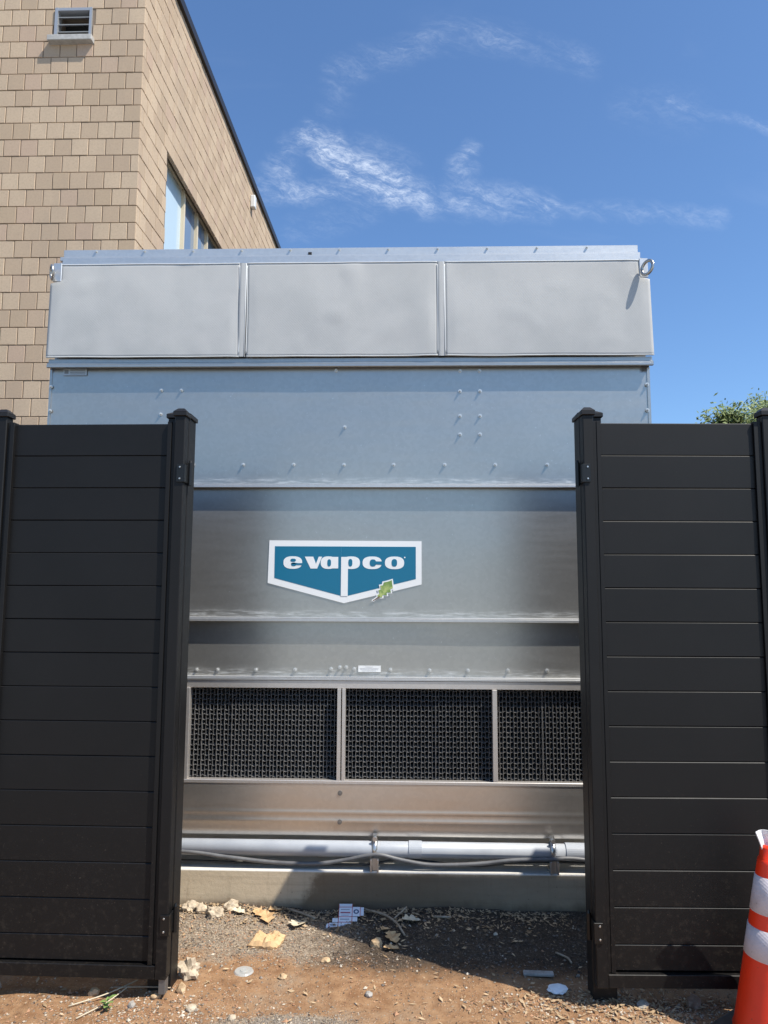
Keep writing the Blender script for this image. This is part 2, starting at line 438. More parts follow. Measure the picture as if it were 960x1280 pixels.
sw = [sidewall(.3, WT0, -.1, ROOF), sidewall(WT1, SL, -.1, ROOF), sidewall(WT0, WT1, -.1, WZ0), sidewall(WT0, WT1, WZ1, ROOF)]
v = []; f = []
for poly, z0, z1 in sw:
    b = len(v); v += [(x, y, z) for z in (z0, z1) for x, y in poly]
    f += [tuple(b+i for i in q) for q in ((0, 1, 5, 4), (1, 2, 6, 5), (2, 3, 7, 6), (3, 0, 4, 7), (3, 2, 1, 0), (4, 5, 6, 7))]
place('side_wall', pyd('side_wall', v, f, M['mortar']), bld)
quadwall('roof', [(-7.0, .1), (-.1, .1), sp_(SL, -.1), (-7.0+SL*sin(PHI), SL)], ROOF-.08, ROOF-.02, M['mortar'], bld)
m_cop = mat('dark_coping', (.030, .026, .024), .45, .3)[0]
v = [];f = []
def slab(poly, z0, z1):
    b = len(v); v.extend([(x, y, z) for z in (z0, z1) for x, y in poly])
    f.extend([tuple(b+i for i in q) for q in ((0, 1, 5, 4), (1, 2, 6, 5), (2, 3, 7, 6), (3, 0, 4, 7), (3, 2, 1, 0), (4, 5, 6, 7))])
slab([sp_(-.05, .05), sp_(SL, .05), sp_(SL, -.30), sp_(-.05, -.30)], ROOF-.03, ROOF+.11)
slab([(-7.0, -.05), (-.30, -.05), (-.30, .30), (-7.0, .30)], ROOF-.03, ROOF+.105)
place('coping', pyd('coping', v, f, m_cop), bld)

def block_mesh(w, h, d=.05, c=.004, name='block'):
    # face toward -Y, chamfered rim
    x0, x1, z0, z1 = -w/2, w/2, -h/2, h/2
    v = [(x0, d, z0), (x1, d, z0), (x1, d, z1), (x0, d, z1), (x0, c, z0), (x1, c, z0), (x1, c, z1), (x0, c, z1),
         (x0+c, 0, z0+c), (x1-c, 0, z0+c), (x1-c, 0, z1-c), (x0+c, 0, z1-c)]
    f = [(8, 9, 10, 11)]
    for a, b in ((0, 4), (4, 8)):
        for i in range(4): j = (i+1) % 4; f.append((a+i, a+j, b+j, b+i))
    return v, f
JT = .0105
full = pyd('block', *block_mesh(BW-JT, CH-JT), M['block'])
half = pyd('block_half', *block_mesh(BW/2-JT, CH-JT), M['block'])
from bpy_extras.object_utils import world_to_camera_view
bpy.context.view_layer.update()
def vis(p):
    q = world_to_camera_view(S, cam, Vector(p)); px, py = q.x*960, (1-q.y)*1280
    if not(-6 < px < 966 and -8 < py < 536): return None
    if 62 < px < 812 and py > 312: return None
    return px, py
rows = int((ROOF-.0)/CH)+1; z_off = 8.919 - CH*round(8.919/CH)
cand = []; farv = []; farf = []
def add_far(w, mtx):
    vv, ff = block_mesh(w-JT, CH-JT); b = len(farv)
    farv.extend([tuple(mtx @ Vector(q)) for q in vv]); farf.extend([tuple(b+i for i in q) for q in ff])
VX0, VX1 = -4.449+3.29, -3.955+3.29      # vent, local x
rb = random.Random(3)
for r in range(rows):
    zc = z_off+CH*(r+.5)
    if zc < 0 or zc+CH/2 > ROOF: continue
    par = r % 2
    # front
    x = 0.
    k = 0
    while x > -6.9:
        wdt = BW/2 if (k == 0 and par) else BW
        xc = x-wdt/2
        a, b = xc-wdt/2, xc+wdt/2
        x -= wdt; k += 1
        if 8.49 < zc < 8.93:
            if a > VX0-.02 and b < VX1+.02: continue
            if a < VX1 < b and (b-VX1) > .03: xc = (VX1+b)/2; wdt = b-VX1
            elif a < VX0 < b and (VX0-a) > .03: xc = (a+VX0)/2; wdt = VX0-a
            elif b > VX0 and a < VX1: continue
        jit = rb.uniform(-.003, .004); rt = rb.uniform(-.006, .006)
        mt = Matrix.Translation((xc, -jit, zc)) @ Matrix.Rotation(rt, 4, 'Y')
        q = vis((BX+xc, BY, zc))
        if q: cand.append((0, wdt, mt, q))
        else: add_far(wdt, mt)
    # side
    tt = 0.; k = 0
    while tt < SL-.2:
        wdt = BW/2 if (k == 0 and not par) else BW
        a, b = tt, tt+wdt; tt += wdt; k += 1
        if WZ0-.05 < zc < WZ1-.02:
            if a > WT0-.03 and b < WT1+.03: continue
            if a < WT0 < b: b = WT0
            elif a < WT1 < b: a = WT1
            if b-a < .04: continue
        w2 = b-a; tc = (a+b)/2; X_, Y2 = sp_(tc, rb.uniform(-.002, .003))
        mt = Matrix.Translation((X_, Y2, zc)) @ Matrix.Rotation(pi/2-PHI, 4, 'Z')
        q = vis((BX+X_, BY+Y2, zc))
        if q: cand.append((10+tt, w2, mt, q))
        else: add_far(w2, mt)
cand.sort(key=lambda c: c[0])
for i, (_, wdt, mt, q) in enumerate(cand):
    if i < 298:
        if abs(wdt-BW) < .001: me = full
        elif abs(wdt-BW/2) < .001: me = half
        else: me = pyd('block_cut', *block_mesh(wdt-JT, CH-JT), M['block'])
        o = place('block', me, bld); o.matrix_local = mt
    else: add_far(wdt, mt)
tag(place('block_courses', pyd('block_courses', farv, farf, M['block_far']), bld), kind='stuff')

# vent in the front wall
m_vent = mat('vent_metal', (.42, .43, .44), .45, .5)[0]; m_dark = mat('dark_inside', (.012, .012, .012), .9)[0]
vent = boxes('louver_vent', [(VX0+.012, VX0+.05, -.02, .10, 8.50, 8.925), (VX1-.04, VX1-.01, -.02, .10, 8.50, 8.925),
                            (VX0+.05, VX1-.04, -.018, .10, 8.885, 8.922)], m_vent, bld)
boxes('vent_recess', [(VX0+.02, VX1-.02, .24, .26, 8.48, 8.93)], m_dark, vent)
m_sill = simple('sill_stone', (.34, .33, .31), (.44, .43, .41), 20)
boxes('sill', [(VX0-.04, VX1+.03, -.09, .09, 8.43, 8.505)], m_sill, vent, .006)
for k, zz in enumerate((8.625, 8.725, 8.825)):
    bm = bmesh.new(); box(bm, VX0+.05, VX1-.04, -.034, .034, -.005, .005)
    place('slat', mesh_of(bm, 'slat', m_vent), vent, (0, .035, zz), (radians(28), 0, 0))

# window in the side wall
m_wf = mat('window_frame_tan', (.62, .53, .38), .5)[0]
m_glass, t, p = mat('window_glass', (.17, .23, .31), .05, 0, .8)  # blue of the reflected sky is put into both pane colours
m_pale = mat('pale_pane', (.50, .62, .68), .12, 0, .6)[0]
m_blind, t, p = mat('pale_blind', (.42, .50, .52), .9)
win = place('window', bpy.data.meshes.new('window_root'), bld)
win.matrix_local = Matrix.Rotation(pi/2-PHI, 4, 'Z')      # local x runs along the wall, -y points out
def wbox(name, bl, m, par=win, bev=0.): return boxes(name, bl, m, par, bev)
bm = bmesh.new()
D0, D1 = .11, .18
for b in [(WT0, WT0+.05, D0, D1, WZ0, WZ1), (WT1-.05, WT1, D0, D1, WZ0, WZ1), (WT0+.05, WT1-.05, D0+.002, D1, WZ1-.06, WZ1), (WT0+.05, WT1-.05, D0+.002, D1, WZ0, WZ0+.06)]: box(bm, *b)
old = win.data; win.data = mesh_of(bm, 'window', m_wf); bpy.data.meshes.remove(old)
ml = (2.05, 2.72, 3.28, 3.95)
for q in ml: wbox('mullion', [(q, q+.055, D0-.01, D1-.004, WZ0+.06, WZ1-.06), (q+.09, q+.12, D0+.01, D1-.004, WZ0+.06, WZ1-.06)], m_wf)
edges = [WT0+.05]+[z for q in ml for z in (q, q+.12)]+[WT1-.05]
for k in range(0, len(edges), 2):
    wbox('pane', [(edges[k], edges[k+1], D0+.04, D0+.046, WZ0+.06, WZ1-.06)], m_glass if k else m_pale)
# pale roller blind behind the first pane
wbox('blind', [(WT0+.05, WT0+1.05, D0+.09, D0+.095, WZ0+.06, WZ1-.06)], m_blind)
boxes('head_shade_liner', [(WT0+.001, WT1-.001, .012, D0-.001, WZ1-.012, WZ1-.001)], m_cop, win)  # dark liner added; shade under the window head put into its colour
boxes('window_reveal', [(WT0-.02, WT1+.02, .35, .38, WZ0-.02, WZ1+.02)], m_dark, win)
# wall lamp
o = boxes('wall_lamp', [(5.84, 5.99, -.10, .0, 9.47, 9.74)], mat('lamp_casing', (.66, .66, .64), .4)[0], bld, .02, 2)
o.matrix_local = Matrix.Rotation(pi/2-PHI, 4, 'Z')

# ------------------------------------------------------------------ concrete plinth
pv = []
bm = bmesh.new(); box(bm, -2.5, 1.9, 3.84, 7.4, -.1, .187, .006, 2)
pad = place('concrete_plinth', mesh_of(bm, 'concrete_plinth', M['concrete']))
tag(pad, 'low concrete plinth with a dark wet stain under the metal cooling unit', 'plinth')

# ------------------------------------------------------------------ cooling unit
U = 3.95; X0, X1 = -1.973, 1.325
unit = thing('cooling_unit', 'large galvanised cooling unit with blue and white name plate between the gates', 'cooling unit', ((X0+X1)/2, 5.4, 0))
UL = Matrix.Translation((-(X0+X1)/2, -5.4, 0))
def up(name, me, par=None, loc=(0, 0, 0), rot=(0, 0, 0)):
    """part of the unit given in world coordinates"""
    o = place(name, me, par or unit, loc, rot)
    if par is None: o.location = UL @ Vector(loc)
    return o
def ub(name, bl, m, par=None, bev=0., seg=1):
    bm = bmesh.new()
    for b in bl: box(bm, *b, bev=bev, seg=seg)
    return up(name, mesh_of(bm, name, m), par)
ub('casing', [(X0+.01, X1-.01, U+.02, 7.0, 1.10, 3.42), (X0+.01, X1-.01, U+.35, 7.0, .42, 1.10), (X0+.01, X0+.05, U+.02, U+.34, .42, 1.098), (X1-.05, X1-.01, U+.02, U+.34, .42, 1.098)], M['zinc'])
def panel(name, z0, z1, m, yy=U, x0=X0, x1=X1, amp=.0022, seed=0., nx=60, nz=14):
    v = []; f = []
    for j in range(nz+1):
        for i in range(nx+1):
            x = x0+(x1-x0)*i/nx; z = z0+(z1-z0)*j/nz
            e = sin(pi*j/nz)
            v.append((x, yy-noise.noise(Vector((x*1.7, seed, z*2.5)))*amp*e, z))
    for j in range(nz):
        for i in range(nx): a = j*(nx+1)+i; f.append((a, a+1, a+nx+2, a+nx+1))
    b = len(v)
    v += [(x0, yy+.018, z0), (x1, yy+.018, z0), (x1, yy+.018, z1), (x0, yy+.018, z1)]
    f += [(b+3, b+2, b+1, b), (0, b, b+1, nx), (nz*(nx+1), nz*(nx+1)+nx, b+2, b+3)]
    me = pyd(name, v, f, m, True)
    f_right = None
    return up(name, me)
panel('casing_panel', 2.136, 2.80, M['zinc'], seed=1.)
panel('casing_panel', 1.426, 2.121, M['zinc'], seed=5., amp=.0016)
panel('casing_panel', 1.125, 1.410, M['zinc'], seed=9., amp=.002)
ub('corner_post', [(X1-.014, X1+.001, U-.004, U+.05, 1.125, 2.785), ], M['zinc'])
ub('corner_post', [(X0-.001, X0+.012, U-.004, U+.05, 1.125, 2.785), ], M['zinc'])
# seams standing proud of the panels (folded flanges)
def flange(z0, z1, y0=3.908, x0=X0, x1=X1, m=None):
    ub('seam_flange', [(x0, x1, y0, U+.018, z1-.006, z1), (x0+.001, x1-.001, y0-.002, y0+.003, z0, z1-.0065), ], m or M['zinc_bright'], None, .0012)
flange(2.121, 2.140); flange(1.410, 1.431)
flange(1.108, 1.126, 3.905)
# gutter ledge under the covers
ub('ledge', [(X0-.004, X1+.012, 3.910, U+.018, 2.803, 2.813), (X0-.002, X1+.010, 3.903, 3.920, 2.786, 2.802), (X0, X1+.008, 3.920, 3.935, 2.815, 2.838)], M['zinc'], None, .0015)
# louvre opening
ub('header', [(X0, X1, 3.909, 3.94, 1.067, 1.107)], M['header'], None, .002)
ub('sill', [(X0, X1, 3.896, 3.94, .590, .607)], M['header'], None, .002)
for a, b in ((-1.150, -1.118), (-.350, -.330), (-.325, -.307), (.449, .4735), (1.245, 1.285), (-1.93, -1.91)):
    ub('mullion', [(a, b, 3.900, 3.94, .608, 1.0665)], M['header'], None, .0015)
# lower basin panel with two rolled beads
def basin():
    prof = [(.589, 3.900), (.47, 3.902), (.456, 3.9025), (.449, 3.9008), (.441, 3.9028), (.432, 3.903), (.414, 3.9032), (.406, 3.9012), (.398, 3.9035), (.37, 3.905), (.338, 3.908), (.332, 3.912), (.331, 3.95)]
    v = []; f = []; n = 80
    for z, y in prof:
        for i in range(n+1):
            x = X0+(X1-X0)*i/n; v.append((x, y-.0025*noise.noise(Vector((x*1.8, 0, z*5))), z))
    for j in range(len(prof)-1):
        for i in range(n): a = j*(n+1)+i; f.append((a, a+n+1, a+n+2, a+1))
    return pyd('basin_panel', v, f, M['stainless'], True)
up('basin_panel', basin())
ub('basin_body', [(X0+.02, X1-.02, 3.95, 6.95, .332, .56)], M['stainless'])
m_beam = simple('pale_beam', (.60, .56, .48), (.72, .68, .60), 8)
ub('support_beam', [(X0+.05, X1-.05, 4.10, 4.20, .187, .331)], m_beam)
# honeycomb fill
m_fill, t, p = mat('grey_fill', (.11, .105, .10), .55)
P = t.pos(); t.l.new(t.mix(t.noise(P, 20, 4, .7), (.085, .083, .08), (.16, .155, .15)), p.inputs['Base Color'])
def fill(x0, x1, z0, z1, y0, seed):
    """upright sheets joined by arched cross ribs, like stacked corrugated media"""
    v = []; f = []; rr_ = random.Random(seed); n = max(4, round((x1-x0)/.0188)); sp = (x1-x0)/n; dep = .13; rise = .03
    ph = rr_.random()*6
    def xw(i, z): return x0+sp*i+.0011*sin(z*2*pi/.0516+i*pi+ph)+.0012*noise.noise(Vector((i*.7, z*5, seed)))
    for i in range(n+1):
        th = (.00125 if i % 2 else .0009)*rr_.uniform(.8, 1.25); yo = y0+rr_.uniform(0, .0025)+(0 if i % 2 else .002); base = len(v); K_ = 44
        for k in range(K_+1):
            z = z0+(z1-z0)*k/K_; x = xw(i, z)
            v += [(x-th, yo, z), (x+th, yo, z), (x+th, yo+dep, z+rise), (x-th, yo+dep, z+rise)]
        for k in range(K_): a = base+4*k; b = a+4; f += [(a, a+1, b+1, b), (a+1, a+2, b+2, b+1), (a, b, b+3, a+3)]
    rows_ = int((z1-z0)/.0258)
    for r in range(rows_+1):
        zc = z0+.0258*(r+.35)+rr_.uniform(-.001, .001)
        if zc > z1-.004: break
        yo = y0+.005; base = len(v); m_ = 0
        for i in range(n*2+1):
            sgn = 1 if (i//2+r) % 2 else -1
            z = zc+(.0040*sgn if i % 2 else -.0018)+rr_.uniform(-.0012, .0012); x = x0+sp*i/2; th = .0009
            v += [(x, yo, z-th), (x, yo, z+th), (x, yo+dep, z+th+rise), (x, yo+dep, z-th+rise)]; m_ += 1
        for k in range(m_-1): a = base+4*k; b = a+4; f += [(a, b, b+1, a+1), (a+1, b+1, b+2, a+2), (a+3, b+3, b, a)]
    return pyd('fill_block', v, f, m_fill)
for k, (a, b) in enumerate(((-1.90, -1.15), (-1.12, -.904), (-.904, -.348), (-.310, .160), (.158, .452), (.470, .712), (.708, 1.25))):
    tag(up('fill_block', fill(a, b, .606, 1.075, 3.936+(.004 if k % 2 else 0), k)), kind='stuff')
ub('fill_back', [(X0+.05, X1-.05, 4.13, 4.15, .59, 1.10)], m_dark)
# bolts
m_bolt = mat('zinc_bolt', (.62, .62, .60), .38, .7)[0]
bm = bmesh.new(); cyl(bm, (0, 0, 0), (0, -.003, 0), .0105, n=14); cyl(bm, (0, -.003, 0), (0, -.0125, 0), .0068, .0062, n=6); cyl(bm, (0, -.0125, 0), (0, -.017, 0), .0035, n=8)
bolt_me = mesh_of(bm, 'bolt', m_bolt)
BOLTS = [(-1.346, 2.667), (-1.234, 2.667), (-1.345, 2.532), (-.33, 2.458), (.298, 2.657), (.407, 2.657), (.297, 2.519), (.406, 2.519),
         (.297, 2.417), (.405, 2.417), (-1.155, 2.251), (-.881, 2.251), (-.606, 2.251), (-.332, 2.25), (-.063, 2.25), (.213, 2.25), (.485, 2.25), (.763, 2.25),
         (1.04, 2.25), (.30, 2.77), (.405, 2.77), (-.38, 2.775)]
for x, z in BOLTS: up('bolt', bolt_me, None, (x, U-.001, z), (0, random.random(), 0))
for x, z in ((1.309, 2.689), (1.306, 2.547), (-1.962, 2.688), (-1.960, 2.552)): up('bolt', bolt_me, None, (x, U-.005, z), (0, random.random(), 0))
for x, z in ((-1.1, 1.155), (-.989, 1.155), (-.785, 1.156), (-.578, 1.158), (-.388, 1.163), (-.342, 1.172), (-.308, 1.172), (-.266, 1.164), (-.076, 1.161), (.129, 1.159), (.33, 1.16), (.538, 1.162), (.741, 1.163)):
    up('bolt', bolt_me, None, (x, U-.001, z), (0, random.random(), 0))
for x, z in ((-.330, .546), (-.330, .405)):
    bm = bmesh.new(); cyl(bm, (0, 0, 0), (0, -.004, 0), .012, n=16); cyl(bm, (0, -.004, 0), (0, -.007, 0), .006, n=12)
    up('rivet', mesh_of(bm, 'rivet', mat('dull_rivet', (.22, .20, .18), .5, .6)[0]), None, (x, 3.899, z))
# cap strip on the roof edge
ub('roof_strip', [(-1.958, 1.302, 3.998, 4.03, 3.452, 3.508), (-1.962, 1.304, 3.965, 4.03, 3.428, 3.451), (-1.955, 1.300, 4.0, 6.9, 3.420, 3.427)], M['zinc_bright'], None, .0015)
ub('top_rail', [(X0+.045, X1-.035, 3.925, 3.997, 3.385, 3.427)], M['zinc_bright'], None, .002)
bm = bmesh.new(); cyl(bm, (0, 0, 0), (0, -.010, 0), .006, n=8)
scr = mesh_of(bm, 'screw', m_bolt)
x = -1.77
while x < 1.25: up('screw', scr, None, (x, 3.998, 3.498), (0, 0, 0)); x += .279
ub('drain_hole', [(-.552, -.532, 3.994, 3.999, 3.468, 3.482)], m_dark, None, .001)

# fabric covers
def cover(x0t, x1t, x0b, x1b, seed, cutl=False, cutr=False):
    nx, nz = 70, 34; zt, zb = 3.384, 2.842; v = []; f = []
    fr = []
    for j in range(nz+1):
        tz = j/nz; z = zt+(zb-zt)*tz
        for i in range(nx+1):
            u = i/nx; xa = x0t+(x0b-x0t)*min(1, tz*1.6); xb = x1t+(x1b-x1t)*min(1, tz*1.6)
            if cutl: xa = -1.929 if tz < .19 else -1.986+.006*tz
            if cutr: xb = 1.279 if tz < .19 else 1.334+.004*tz
            x = xa+(xb-xa)*u
            e = min(1, u*22)*min(1, (1-u)*22)
            y = 3.921-.020*tz - .004*sin(pi*tz)*e
            y -= .0042*e*noise.noise(Vector((x*3.0, seed, z*2.6))) + .0014*e*noise.noise(Vector((x*8, seed, z*6)))
            y -= .006*e*max(0, noise.noise(Vector((x*5+3, seed+4, z*6)))-.25)
            dz_ = .004*noise.noise(Vector((x*3, seed, 5.)))*tz
            v.append((x, y, z+dz_))
    W_ = nx+1
    for j in range(nz):
        for i in range(nx): a = j*W_+i; f.append((a, a+W_, a+W_+1, a+1))
    n0 = len(v)
    rim = [i for i in range(W_)]+[j*W_+nx for j in range(1, nz+1)]+[nz*W_+i for i in range(nx-1, -1, -1)]+[j*W_ for j in range(nz-1, 0, -1)]
    for k in rim: a = v[k]; v.append((a[0], a[1]+.014, a[2]))
    for k in range(len(rim)): k2 = (k+1) % len(rim); f.append((rim[k], rim[k2], n0+k2, n0+k))
    o = up('fabric_cover', pyd('fabric_cover', v, f, M['cloth'], True))
    # piping round the hem
    bot = [Vector(v[nz*W_+i])+Vector((0, -.001, .001)) for i in range(0, W_)]
    topp = [Vector(v[i])+Vector((0, -.001, -.001)) for i in range(0, W_)]
    place('hem', tube(bot, .0026, 6, M['cloth_hem'], 'hem'), o); place('hem', tube(topp, .0028, 6, M['cloth_hem'], 'hem'), o)
    for side in (0, nx):
        if (side == 0 and cutl) or (side == nx and cutr): continue
        pt = [Vector(v[j*W_+side])+Vector((0, -.002, 0)) for j in range(1, nz)]
        place('piping', tube(pt, .0025, 6, M['cloth_hem'], 'piping'), o)
    return o
cover(-1.929, -.923, -1.98, -.912, 1., cutl=True)
cover(-.880, .174, -.872, .176, 4.)
cover(.216, 1.279, .218, 1.338, 8., cutr=True)
for a in (-.900, .196):     # overlap flaps between the covers
    v = []; f = []; n = 20
    for j in range(n+1):
        tz = j/n; z = 3.384-.543*tz; y = 3.9175-.018*tz-.004*sin(pi*tz)
        for k, (dx_, dy_) in enumerate(((-.021, .003), (-.018, .0), (-.006, -.0002), (.006, .0), (.0145, .0), (.0185, .002))): v.append((a+dx_+.004*tz, y+dy_, z))
    for j in range(n):
        for k in range(5): b = j*6+k; f.append((b, b+6, b+7, b+1))
    fo = up('cover_flap', pyd('cover_flap', v, f, M['cloth'], True))
    place('piping', tube([Vector((a+.0155, 3.917, 3.38)), Vector((a+.0175, 3.9035, 3.1)), Vector((a+.019, 3.8985, 2.845))], .0022, 6, M['cloth_hem'], 'piping'), fo)
# lifting lugs
for s_, xc in ((-1, -1.951), (1, 1.302)):
    lug = ub('lifting_lug', [(xc-.022, xc+.026, 3.915, 3.925, 3.283, 3.392), ], M['zinc_bright'], None, .003)
    pts = [(xc+.006*s_+.020*cos(a)*1.0+.004*s_*sin(a), 3.872-.040*cos(a)*s_*.0-.030*cos(a), 3.318+.038*sin(a)) for a in [2*pi*k/24 for k in range(24)]]
    place('ring', tube(pts, .0085, 10, M['zinc'], 'ring', True), lug)
# name plate
m_white = mat('plate_white', (.80, .81, .80), .4)[0]
m_blue = mat('plate_blue', (.004, .145, .255), .35)[0]
def L(px, py): return (-.728+(px-75)*.000985, 1.839-(py-65)*.000957)
YS = U-.0042
logo = flat('name_plate', [L(*q) for q in ((75, 65), (70, 303), (485, 413), (903, 308), (903, 68))], YS, .003, m_white, unit)
logo.location = UL @ Vector((0, 0, 0)); logo['label'] = 'white edged blue pentagon plate with evapco lettering'
def lay(name, pts, k, m): return flat(name, [L(*q) for q in pts], YS-.0009*k, .0008, m, logo)
lay('blue_field', ((106, 98), (106, 275), (467, 372), (467, 98.5)), 1, m_blue)
lay('blue_field', ((467.3, 98.5), (467.3, 215), (505, 215), (505, 372), (872, 278), (872, 99.5)), 1, m_blue)
def sup(cx, cy, rx, ry, n=2.6, k=28):
    o = []
    for i in range(k):
        a = 2*pi*i/k; c, s = cos(a), sin(a)
        o.append((cx+rx*math.copysign(abs(c)**(2/n), c), cy+ry*math.copysign(abs(s)**(2/n), s)))
    return o
lay('letter', sup(205, 189, 51, 35, 2.5), 2, m_white)                                   # e
lay('letter', ((270, 156), (316, 156), (331, 196), (346, 156), (364, 156), (338, 222), (302, 222)), 2, m_white)   # v
lay('letter', sup(399, 189, 42, 35, 2.5), 2, m_white)                                   # a bowl
lay('letter', ((414, 157), (452, 157), (452, 221), (414, 221)), 2.15, m_white)          # a stem
lay('letter', ((468, 157), (468, 374), (505, 374), (505, 157)), 2.15, m_white)          # p stem
lay('letter', sup(522, 189, 48, 35, 2.5), 2, m_white)                                   # p bowl
lay('letter', sup(636, 189, 52, 35, 2.5), 2, m_white)                                   # c
lay('letter', sup(757, 189, 52, 35, 2.5), 2, m_white)                                   # o
lay('counter', sup(207, 176, 15, 9, 2.4), 3, m_blue); lay('counter', ((196, 192), (196, 197), (257, 197), (257, 192)), 3, m_blue)
lay('counter', sup(210, 199, 14, 10, 2.4), 3, m_blue); lay('counter', ((222, 190), (222, 203), (257, 203), (257, 197)), 3.3, m_blue)
lay('counter', sup(403, 190, 10, 20, 2.6), 3, m_blue)
lay('counter', sup(518, 189, 11, 21, 2.6), 3, m_blue)
lay('counter', sup(640, 190, 17, 20, 2.6), 3, m_blue); lay('counter', ((648, 181), (648, 198), (690, 200), (690, 181)), 3.3, m_blue)
lay('counter', sup(756, 189, 15, 21, 2.6), 3, m_blue)
lay('registered_mark', sup(812, 159, 4, 4, 2, 10), 2, m_white)
# oak leaf emblem
def oak(grow):
    ax0, ax1 = Vector((672, 380)), Vector((738, 290)); ax = (ax1-ax0); n_ = Vector((ax.y, -ax.x)).normalized(); out = []
    prof = [(0, 3), (.10, 16), (.20, 10), (.32, 30), (.42, 20), (.55, 38), (.65, 25), (.78, 32), (.88, 20), (1.0, 8)]
    for t_, w_ in prof: q = ax0+ax*t_-n_*(w_+grow); out.append((q.x, q.y))
    q = ax1+ax.normalized()*(8+grow); out.append((q.x, q.y))
    for t_, w_ in prof[::-1]: q = ax0+ax*(t_-.04)+n_*(w_*.85+grow); out.append((q.x, q.y))
    return out
m_oak, t, p = mat('oak_leaf_print', (.25, .36, .10), .5)
t.l.new(t.mix(t.ramp(t.noise(t.pos(), 30, 3, .6), .35, .65), (.17, .28, .07), (.42, .50, .17)), p.inputs['Base Color'])
lay('leaf_outline', oak(8), 4, m_white)
lay('leaf_outline', ((682, 376), (645, 405), (634, 402), (636, 394), (672, 368)), 4.3, m_white)
lay('leaf', oak(-1), 5.5, m_oak)
lay('leaf_stem', ((680, 378), (642, 401), (640, 398), (676, 372)), 5.8, mat('leaf_stem', (.16, .09, .04), .6)[0])
# small plates with fine print
m_ink = mat('ink', (.10, .10, .11), .6)[0]
pl = ub('label_plate', [(-.245, -.127, U-.006, U-.003, 1.149, 1.181)], m_white)
flx = [(-.208, -.168, 1.1745, 1.1758), (-.236, -.138, 1.1665, 1.1675), (-.234, -.142, 1.1605, 1.1615), (-.226, -.152, 1.1545, 1.1555)]
ub('fine_print', [(a, b, U-.0068, U-.0062, c, d) for a, b, c, d in flx], mat('ink_pale', (.45, .45, .46), .6)[0], pl)
m_plate = mat('rating_plate', (.44, .46, .47), .4, .4)[0]
pl = ub('rating_plate', [(-1.898, -1.765, U-.008, U-.005, 2.752, 2.792)], m_plate)
ub('fine_print', [(-1.89, -1.868, U-.009, U-.0082, 2.762, 2.782)]+[(-1.858, -1.775, U-.009, U-.0082, z, z+.003) for z in (2.759, 2.768, 2.777, 2.785)], mat('ink_dull', (.20, .21, .22), .6)[0], pl)

# ------------------------------------------------------------------ pipe and cables on the plinth
pipe = thing('plastic_pipe', 'long pale grey plastic pipe running along the plinth', 'pipe', (0, 3.885, .282))
PZ, PR = .289, .0385
bm = bmesh.new(); cyl(bm, (-2.4, 0, 0), (1.8, 0, -.004), PR, n=32, cap=True)
place('tube', mesh_of(bm, 'tube', M['pvc'], True), pipe)
for a, b in ((.02, .085), (.80, .90), (-1.5, -1.43)):
    bm = bmesh.new(); cyl(bm, (a, 0, -.001), (b, 0, -.0015), PR+.0035, n=32)
    me = mesh_of(bm, 'coupling', M['pvc']); place('coupling', me, pipe)
br = None
def bracket():
    t_ = thing('pipe_bracket', 'galvanised clamp bracket holding the pipe left of centre', 'bracket', (-.150, 3.884, .187), group='pipe brackets on the plinth')
    boxes('strut', [(-.021, -.012, -.062, -.03, .002, .062), (.012, .021, -.062, -.03, .002, .062), (-.012, .012, -.034, -.03, .002, .060)], M['steel'], t_, .001)
    boxes('foot', [(-.024, .024, -.0, .04, .001, .012)], M['steel'], t_)
    pts = [(0, (PR+.006)*cos(a)*.85, .095+(PR+.006)*sin(a)) for a in [pi*.02+2*pi*k/28 for k in range(28)]]
    me = tube(pts, .0045, 6, M['steel'], 'strap', True)
    for v_ in me.vertices: v_.co.x *= 3.0
    place('strap', me, t_)
    bm = bmesh.new(); cyl(bm, (0, -.03, .150), (0, .010, .150), .006, n=8); cyl(bm, (0, -.034, .150), (0, -.026, .150), .012, n=6)
    box(bm, -.011, .011, -.008, -.004, .14, .168); box(bm, -.011, .011, .004, .008, .14, .168)
    place('clamp_bolt', mesh_of(bm, 'clamp_bolt', M['steel']), t_)
    return t_
def copy_tree(o, parent=None):
    c = o.copy(); COL.objects.link(c); c.parent = parent
    for ch in [k for k in bpy.data.objects if k.parent == o]: copy_tree(ch, c)
    return c
b1 = bracket()
b2 = copy_tree(b1); b2.location.x = .736; b2['label'] = 'galvanised clamp bracket on the pipe near the right gate'
cab = spline([(-2.3, 3.845, .262), (-1.5, 3.845, .28), (-1.107, 3.85, .268), (-.9, 3.853, .244), (-.703, 3.858, .222), (-.55, 3.86, .214), (-.422, 3.86, .216), (-.30, 3.858, .235), (-.183, 3.846, .262), (-.12, 3.845, .266), (-.024, 3.85, .243), (.10, 3.852, .222), (.215, 3.856, .219), (.38, 3.856, .228), (.531, 3.852, .247), (.728, 3.84, .258), (.83, 3.845, .262), (1.1, 3.85, .24), (1.6, 3.86, .25)], 8)
tag(place('cable', tube(cab, .0098, 10, M['cable'], 'cable')), 'thick grey cable sagging below the pale pipe', 'cable')
cab = spline([(-2.3, 3.90, .215), (-1.1, 3.885, .212), (-.6, 3.88, .203), (-.2, 3.885, .206), (.0, 3.89, .23), (.35, 3.89, .205), (.7, 3.88, .232), (1.6, 3.89, .21)], 10)
tag(place('cable', tube(cab, .006, 8, mat('black_cable', (.03, .03, .03), .5)[0], 'cable')), 'thin black cable lying on the plinth behind the thick one', 'cable')

